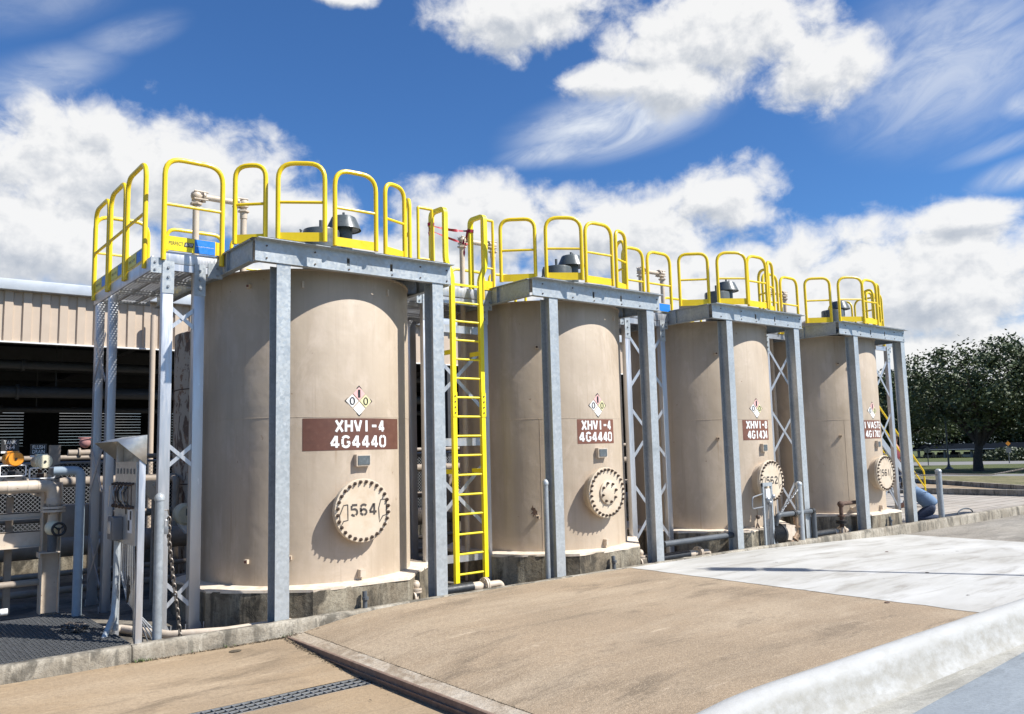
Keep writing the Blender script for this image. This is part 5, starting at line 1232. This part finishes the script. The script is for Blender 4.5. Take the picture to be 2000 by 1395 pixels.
# ------------------------------------------------------------------ trees and the far car park
def tree(name, label, loc, h, rx, zc, rz, seed, nleaf=11000, leaf=.26, trunk=.42, mat='leaf', fork=2.4, lean=(0, 0)):
    rnd = random.Random(seed)
    t = thing(name, label, 'tree', loc, 'oaks beyond the yard'); mb = MB()
    f = V((lean[0]*.3, lean[1]*.3, fork)); mb.tube([(0, 0, -.3), (0, 0, .15), (.02, 0, fork*.5), f], [trunk*1.7, trunk*1.15, trunk*.9, trunk*.85], 12, False)
    tips = []
    for k in range(9):
        a = 2*PI*k/9+rnd.uniform(-.3, .3); rr = rnd.uniform(.35, .85)
        e = V((math.cos(a)*rx*rr+lean[0], math.sin(a)*rx*rr+lean[1], zc+rz*rnd.uniform(-.45, .55))); m1 = f.lerp(e, .45)+V((rnd.uniform(-.4, .4), rnd.uniform(-.4, .4), rnd.uniform(.2, .9)))
        mb.tube([f-V((0, 0, .3)), f.lerp(m1, .5)+V((0, 0, .15)), m1, m1.lerp(e, .5)+V((rnd.uniform(-.3, .3), 0, rnd.uniform(-.2, .4))), e], [trunk*.55, trunk*.42, trunk*.30, trunk*.18, .04], 8, False)
        tips += [e, m1]
        for j in range(4):
            b = m1.lerp(e, rnd.random()); e2 = b+V((rnd.gauss(0, 1), rnd.gauss(0, 1), rnd.uniform(-.3, 1)))*rx*.28; mb.tube([b, b.lerp(e2, .5)+V((0, 0, .15)), e2], [trunk*.14, trunk*.09, .02], 6, False); tips.append(e2)
    mb.build('trunk', M['bark'], t)
    # crown: clumps spread mostly near the outer shell, uneven lobes, gaps between
    cl = []
    lob = [(rnd.uniform(0, 6.28), rnd.uniform(-.6, .9), rnd.uniform(.72, 1.12)) for _ in range(16)]
    tries = 0
    while len(cl) < 210 and tries < 20000:
        tries += 1
        d = V((rnd.gauss(0, 1), rnd.gauss(0, 1), rnd.gauss(0, 1))).normalized(); r = rnd.random()**.38
        b = 0.
        for a, s, g in lob:
            w = max(0, d.dot(V((math.cos(a)*math.sqrt(1-s*s*.9), math.sin(a)*math.sqrt(1-s*s*.9), s)))-.55)*2.2; b = max(b, w*g)
        rad_ = .62+.42*min(1, b); p = V((d.x*rx*r*rad_+lean[0], d.y*rx*r*rad_+lean[1], zc+d.z*rz*r*rad_))
        if d.z < -.3 and r > .75 and rnd.random() < .65: continue
        cl.append((p, rnd.uniform(.45, 1.0)*rx*.17))
    per = nleaf//len(cl); vs = []; fs = []
    for p, cr in cl:
        for k in range(per):
            q = p+V((rnd.gauss(0, 1), rnd.gauss(0, 1), rnd.gauss(0, .75)))*cr*.62
            u = V((rnd.gauss(0, 1), rnd.gauss(0, 1), rnd.gauss(0, .6))).normalized(); w = u.cross(V((rnd.gauss(0, 1), rnd.gauss(0, 1), rnd.gauss(0, 1)))).normalized(); s = leaf*rnd.uniform(.6, 1.25)
            o = len(vs); vs += [q-u*s*.5, q+w*s*.26, q+u*s*.5, q-w*s*.26]; fs.append((o, o+1, o+2, o+3))
    c = MB(); c.v = [tuple(v) for v in vs]; c.f = fs; c.build('crown', M[mat], t, fix=False)
    return t
def far():
    tree('oak_tree', 'large spreading oak with a thick forked trunk on the lawn at right', (68.3, 18.5, -.5), 12.6, 7.4, 6.4, 4.2, 1, 27000, .34, .36, 'leaf', 2.3, (.6, -.6))
    tree('oak_tree', 'dark oak partly hidden by the last platform column', (79.5, 30.5, -.5), 12, 7.0, 6.1, 4.1, 2, 24000, .38, .36, 'leaf', 2.6)
    tree('oak_tree', 'oak filling the right edge of the view', (73.6, 9.5, -.5), 13, 8.0, 6.8, 4.6, 3, 20000, .36, .42, 'leaf', 2.8)
    for k, (x, y, h, rx, lab) in enumerate(((101, 43.5, 10, 6.5, 'distant oak seen beside the end column'), (112, 40.5, 9.5, 6.5, 'distant oak behind the street lamp'), (116, 33, 10, 7, 'distant oak behind the thick forked trunk'),
                                    (121, 25.5, 10, 7, 'distant oak behind the yellow road sign'), (109, 51.5, 9, 6, 'distant oak half hidden by the last tank'), (119, 17, 10, 7.5, 'distant oak at the right edge'), (128, 38, 10.5, 8, 'farthest oak between the lamp and the forked trunk'))):
        tree('oak_tree', lab, (x*1.15, y*1.15, -.6), h, rx*1.35, 4.9, 4.9, 20+k, 11000, .62, .28, 'leaf2', 2.2)
    # carport with a tilted panel roof and cars under it
    A, B = V((115.8, 47.0, 0)), V((121.5, 22., 0)); d = (B-A).normalized(); nrm = V((-d.y, d.x, 0)); nrm = nrm if nrm.x > 0 else -nrm
    t = thing('carport', 'long low carport with a dark tilted panel roof across the far car park', 'carport', (0, 0, 0)); L = (B-A).length
    def q(u, w, z): p = A+d*u+nrm*w; return (p.x, p.y, z)
    mb = MB(); mb.add([q(0, 0, .62), q(L, 0, .62), q(L, 4.5, 1.45), q(0, 4.5, 1.45), q(0, 0, .5), q(L, 0, .5), q(L, 4.5, 1.33), q(0, 4.5, 1.33)], [(0, 1, 2, 3), (7, 6, 5, 4), (0, 4, 5, 1), (2, 6, 7, 3), (1, 5, 6, 2), (0, 3, 7, 4)]); mb.build('roof', M['solar'], t)
    k = 0; u = 1.
    while u < L:
        MB().box((-.14, -.14, 0), (.14, .14, 1.25)).build('post', M['duct'], t, V(q(u, .8, -.6))); u += 3.4; k += 1
    MB().tube([q(0, -.02, .66), q(L, -.02, .66)], .05, 6).build('edge_trim', M['roofmetal'], t)
    rc = random.Random(3); u = 2.; k = 0
    cars = []
    while u < L-2:
        s = .62; prof = [(-2.2*s, .3*s), (-2.2*s, .85*s), (-1.3*s, .95*s), (-.7*s, 1.42*s), (.8*s, 1.42*s), (1.5*s, .95*s), (2.2*s, .8*s), (2.25*s, .3*s)]
        c = thing('parked_car', 'parked car under the far carport', 'car', q(u, 2.6, -.6), 'cars under the far carport')
        c.rotation_euler = (0, 0, math.atan2(nrm.y, nrm.x))
        MB().prism(prof, 1.75*s, lambda a, b, w: (a, w-.87*s, b)).build('body', M['car1' if rc.random() < .6 else 'car2'], c)
        for wx in (-1.35*s, 1.35*s):
            for wy in (-.8*s, .8*s): MB().lathe([(.33*s, -.1*s), (.33*s, .1*s)], (wx, wy, .33*s), (0, 1, 0), 12).build('wheel', M['black'], c)
        u += 1.7; k += 1
    p = thing('street_lamp', 'dark slim street lamp standing before the far trees', 'lamp', (73, 22.9, -.5))
    MB().tube([(0, 0, 0), (0, 0, 5.6)], [.09, .06], 10).build('pole', M['dark_pipe'], p); MB().lathe([(.42, 0), (.30, .10), (.16, .22), (.10, .45)], n=14).build('base', M['dark_pipe'], p); MB().box((-.1, -.45, 5.5), (.1, .05, 5.6), .03).build('lamp_head', M['dark_pipe'], p)
    p = thing('road_sign', 'small round-topped road sign beside the far road', 'sign', (83.8, 29.7, -.5)); face = V((-.72, -.69, 0))
    MB().cyl((0, 0, 0), (0, 0, 1.9), .05, 8).build('post', M['dark_pipe'], p); MB().lathe([(.30, 0), (.30, .03)], (0, 0, 1.55), face, 16).build('sign_face', M['duct'], p)
    p = thing('road_sign', 'yellow diamond warning sign over a white plate beside the far road', 'sign', (90.4, 24.4, -.5)); tx = V((-face.y, face.x, 0))
    MB().cyl((0, 0, 0), (0, 0, 2.4), .05, 8).build('post', M['dark_pipe'], p)
    MB().prism([(-.25, 2.05), (0, 1.80), (.25, 2.05), (0, 2.30)], .03, lambda u, v, w: tuple(tx*u+face*(w+.06)+V((0, 0, v)))).build('sign_face', M['orange'], p)
    MB().prism([(-.24, 1.1), (.24, 1.1), (.24, 1.6), (-.24, 1.6)], .03, lambda u, v, w: tuple(tx*u+face*(w+.06)+V((0, 0, v)))).build('plate', M['duct'], p)
    rnd = random.Random(8); mb = MB()
    for k in range(2600):
        d_ = V((rnd.gauss(0, 1), rnd.gauss(0, 1), abs(rnd.gauss(0, 1)))).normalized()*rnd.random()**.4; q_ = V((d_.x*3.2, d_.y*3.2, d_.z*1.55)); u = V((rnd.gauss(0, 1), rnd.gauss(0, 1), rnd.gauss(0, 1))).normalized(); w = u.cross(V((rnd.gauss(0, 1), 1, rnd.gauss(0, 1)))).normalized()
        mb.add([q_-u*.2, q_+w*.1, q_+u*.2, q_-w*.1], [(0, 1, 2, 3)])
    tag(mb.build('bush', M['leaf2'], None, (102.7, 28.8, -.5), fix=False), 'low dark bush beyond the far road near the yellow sign', 'bush')

# ------------------------------------------------------------------ sky: Nishita daylight with cloud banks laid out by azimuth and height
SUN_AZ, SUN_EL = 55.5, 48.0      # azimuth measured from +x towards -y
CLOUDS = [(14.3,17.6,12.6,4.9),(9.5,13.0,10.5,4.2),(23.7,15.5,6.2,3.0),(36.0,15.2,7.0,4.2),(46.3,14.2,9.2,3.7),(53.6,16.2,5.0,2.9),(65.5,9.2,11.0,5.0),(49.6,9.0,16.4,5.4),
          (40.0,28.8,6.9,2.9),(53.5,26.4,8.8,3.9),(60.6,23.2,4.6,2.9),(46.8,24.3,4.4,1.7),(51.,24.,5.,2.4),(27.5,29.6,2.7,.9),(67.9,13.2,4.5,1.2),(20,10.0,14,3.6),(20.,5.,40,4.),(54,8.5,24,6.2),(30,12.5,12,3.4),(66.,4,26,4.2),
          (100,20,22,7),(140,25,30,9),(200,18,40,9),(260,26,34,10),(310,16,30,8),(-20,20,22,7)]
SOFT = [(47.0,21.8,8.5,2.6,1.0),(43,20.2,5,1.1,.8),(68.2,22.4,8.5,5.6,.62),(8.6,22.6,5.6,1.6,.5),(13.5,25.6,4.2,1.2,.34),(70.5,17.,4.,.7,.35),(72.2,19.2,2.2,1.1,.8),(71.3,15.3,3.,1.0,.9),(9,27.,6.,2.0,.3)]
def world():
    w = bpy.data.worlds.new('World'); SC.world = w; w.use_nodes = True; nt = w.node_tree; nt.nodes.clear()
    N = lambda t, **k: (lambda x: ([setattr(x, a, b) for a, b in k.items()], x)[1])(nt.nodes.new(t))
    def put(i, v):
        if isinstance(v, (int, float, tuple)): i.default_value = v
        else: nt.links.new(v, i)
    def ma(op, a, b=0., c=None, g=None):
        t = N('ShaderNodeMath', operation=op); put(t.inputs[0], a); put(t.inputs[1], b)
        if c is not None: put(t.inputs[2], c)
        return t.outputs[0]
    def mr(v, a, b, c=0., d=1., smooth=True):
        t = N('ShaderNodeMapRange'); t.interpolation_type = 'SMOOTHSTEP' if smooth else 'LINEAR'; put(t.inputs[0], v)
        for i, x in enumerate((a, b, c, d)): put(t.inputs[i+1], x)
        return t.outputs[0]
    def mix(f, a, b):
        t = N('ShaderNodeMix', data_type='RGBA'); put(t.inputs[0], f); put(t.inputs[6], a); put(t.inputs[7], b); return t.outputs[2]
    sky = N('ShaderNodeTexSky'); sky.sky_type = 'NISHITA'; sky.sun_disc = False; sky.sun_elevation = rad(SUN_EL)
    sky.sun_rotation = rad(90+SUN_AZ); sky.air_density = 1.0; sky.dust_density = .35; sky.ozone_density = 2.5
    tc = N('ShaderNodeTexCoord').outputs['Generated']; sp = N('ShaderNodeSeparateXYZ'); put(sp.inputs[0], tc)
    az = ma('MULTIPLY', ma('ARCTAN2', sp.outputs[0], sp.outputs[1]), 180/PI); el = ma('MULTIPLY', ma('ARCSINE', sp.outputs[2]), 180/PI)
    cm = N('ShaderNodeCombineXYZ'); put(cm.inputs[0], az); put(cm.inputs[1], el); P = cm.outputs[0]
    # warp the lay-out coordinates so the banks get lobed outlines
    def noise(vec, scale, detail, rough, loc=(0, 0, 0), dist=0., col=False, mscale=(1, 1, 1)):
        m = N('ShaderNodeMapping'); put(m.inputs[0], vec); m.inputs[1].default_value = loc; m.inputs[3].default_value = mscale
        t = N('ShaderNodeTexNoise'); put(t.inputs['Vector'], m.outputs[0]); t.inputs['Scale'].default_value = scale; t.inputs['Detail'].default_value = detail; t.inputs['Roughness'].default_value = rough; t.inputs['Distortion'].default_value = dist
        return t.outputs[1 if col else 0]
    def bank(off):
        v = N('ShaderNodeVectorMath', operation='ADD'); put(v.inputs[0], P); v.inputs[1].default_value = (off[0], off[1], 0); p = v.outputs[0]
        d = None
        for (a, e, ra, re) in CLOUDS:
            s = N('ShaderNodeVectorMath', operation='SUBTRACT'); put(s.inputs[0], p); s.inputs[1].default_value = (a, e, 0)
            m = N('ShaderNodeVectorMath', operation='MULTIPLY'); put(m.inputs[0], s.outputs[0]); m.inputs[1].default_value = (1/ra, 1/re, 0)
            l = N('ShaderNodeVectorMath', operation='LENGTH'); put(l.inputs[0], m.outputs[0])
            q = ma('SUBTRACT', 1., l.outputs['Value'])
            d = q if d is None else ma('MAXIMUM', d, q)
        d = ma('MULTIPLY', d, .95)
        big = ma('MULTIPLY', ma('SUBTRACT', noise(p, .22, 2, .5, (3.1, 7.7, 0), .2), .5), .75)
        fine = ma('MULTIPLY', ma('SUBTRACT', noise(p, .46, 10, .585, (1.3, 2.2, 5), .25, mscale=(1, 1.2, 1)), .5), 1.05)
        return ma('ADD', ma('ADD', d, big), fine), d
    den, base = bank((0, 0)); den2, _ = bank((.45, .95))
    alpha = mr(den, -.06, .46)
    lit = mr(ma('SUBTRACT', den, den2), -.42, .30)
    thick = mr(den, .25, 1.1)
    tex = noise(P, .8, 6, .6, (8, 1, 2))
    # soft high veils
    veil = None
    for (a, e, ra, re, k) in SOFT:
        s = N('ShaderNodeVectorMath', operation='SUBTRACT'); put(s.inputs[0], P); s.inputs[1].default_value = (a, e, 0)
        r_ = N('ShaderNodeVectorRotate'); r_.rotation_type = 'Z_AXIS'; put(r_.inputs['Vector'], s.outputs[0]); r_.inputs['Angle'].default_value = rad(-24 if a < 30 else (-8 if a < 60 else -10))
        m = N('ShaderNodeVectorMath', operation='MULTIPLY'); put(m.inputs[0], r_.outputs[0]); m.inputs[1].default_value = (1/ra, 1/re, 0)
        l = N('ShaderNodeVectorMath', operation='LENGTH'); put(l.inputs[0], m.outputs[0])
        q = ma('MULTIPLY', mr(l.outputs['Value'], 1.15, .15), k); veil = q if veil is None else ma('MAXIMUM', veil, q)
    rot = N('ShaderNodeVectorRotate'); rot.rotation_type = 'Z_AXIS'; put(rot.inputs['Vector'], P); rot.inputs['Angle'].default_value = rad(-22)
    st = noise(rot.outputs[0], 1., 8, .60, (2, 2, 2), .9, mscale=(.15, .42, 1))
    veil = ma('MULTIPLY', veil, mr(st, .30, .66, .35, 1.10))
    hor = mr(el, 9., 1.5, 0., .55)
    blue = N('ShaderNodeMix', data_type='RGBA', blend_type='MULTIPLY'); blue.inputs[0].default_value = 1.; put(blue.inputs[6], sky.outputs[0]); blue.inputs[7].default_value = SKYTINT+(1,)
    K = CLOUDK
    shade = ma('ADD', ma('MULTIPLY', lit, .62), ma('MULTIPLY', tex, .45)); shade = ma('SUBTRACT', shade, ma('MULTIPLY', thick, .16))
    cc = mix(mr(shade, .07, .70, smooth=False), (.50*K, .55*K, .63*K, 1), (1.0*K, 1.0*K, .995*K, 1))
    c = mix(veil, blue.outputs[2], (.80*K, .86*K, .96*K, 1))
    c = mix(hor, c, (.78*K, .83*K, .90*K, 1))
    c = mix(ma('MULTIPLY', alpha, .97), c, cc)
    bg = N('ShaderNodeBackground'); put(bg.inputs[0], c); bg.inputs[1].default_value = .1
    o = N('ShaderNodeOutputWorld'); nt.links.new(bg.outputs[0], o.inputs[0])
    w.cycles.sampling_method = 'MANUAL'; w.cycles.sample_map_resolution = 512
SKYTINT = (.32, .54, .80); CLOUDK = 5.5
def light_camera():
    l = bpy.data.lights.new('sun', 'SUN'); l.energy = 4.4; l.angle = rad(.5); l.color = (1, .975, .93)
    o = bpy.data.objects.new('sun', l); COL.objects.link(o)
    a, e = rad(SUN_AZ), rad(SUN_EL); d = V((math.cos(a)*math.cos(e), -math.sin(a)*math.cos(e), math.sin(e)))
    o.rotation_euler = d.to_track_quat('Z', 'Y').to_euler()
    cam = bpy.data.cameras.new('camera'); c = bpy.data.objects.new('camera', cam); COL.objects.link(c)
    yaw, pitch, roll = 0.6800341230, 0.1099306603, -0.0249575604
    f = V((math.sin(yaw)*math.cos(pitch), math.cos(yaw)*math.cos(pitch), math.sin(pitch))); r0 = V((math.cos(yaw), -math.sin(yaw), 0)); u0 = r0.cross(f)
    r = r0*math.cos(roll)+u0*math.sin(roll); u = u0*math.cos(roll)-r0*math.sin(roll)
    m = Matrix((r, u, -f)).transposed().to_4x4(); m.translation = V((-4.8471256, -11.2870040, 2.2817639)); c.matrix_world = m
    cam.sensor_width = 36; cam.lens = 1624.705/2000*36; cam.clip_end = 1500; cam.clip_start = .05
    SC.camera = c
    SC.view_settings.view_transform = 'Standard'; SC.view_settings.look = 'None'; SC.view_settings.gamma = 1; SC.view_settings.exposure = .78

mats(); ground(); warehouse()
for i in range(4): make_tank(i)
for i in range(4): make_platform(i)
for i in range(4): make_vent_pipe(i)
towers(); ladder(); yard_small(); stanchions(); discharge_pipes(); pump(); control_board(); manifold(); back_yard(); building(); stair(); people(); far(); world(); light_camera()
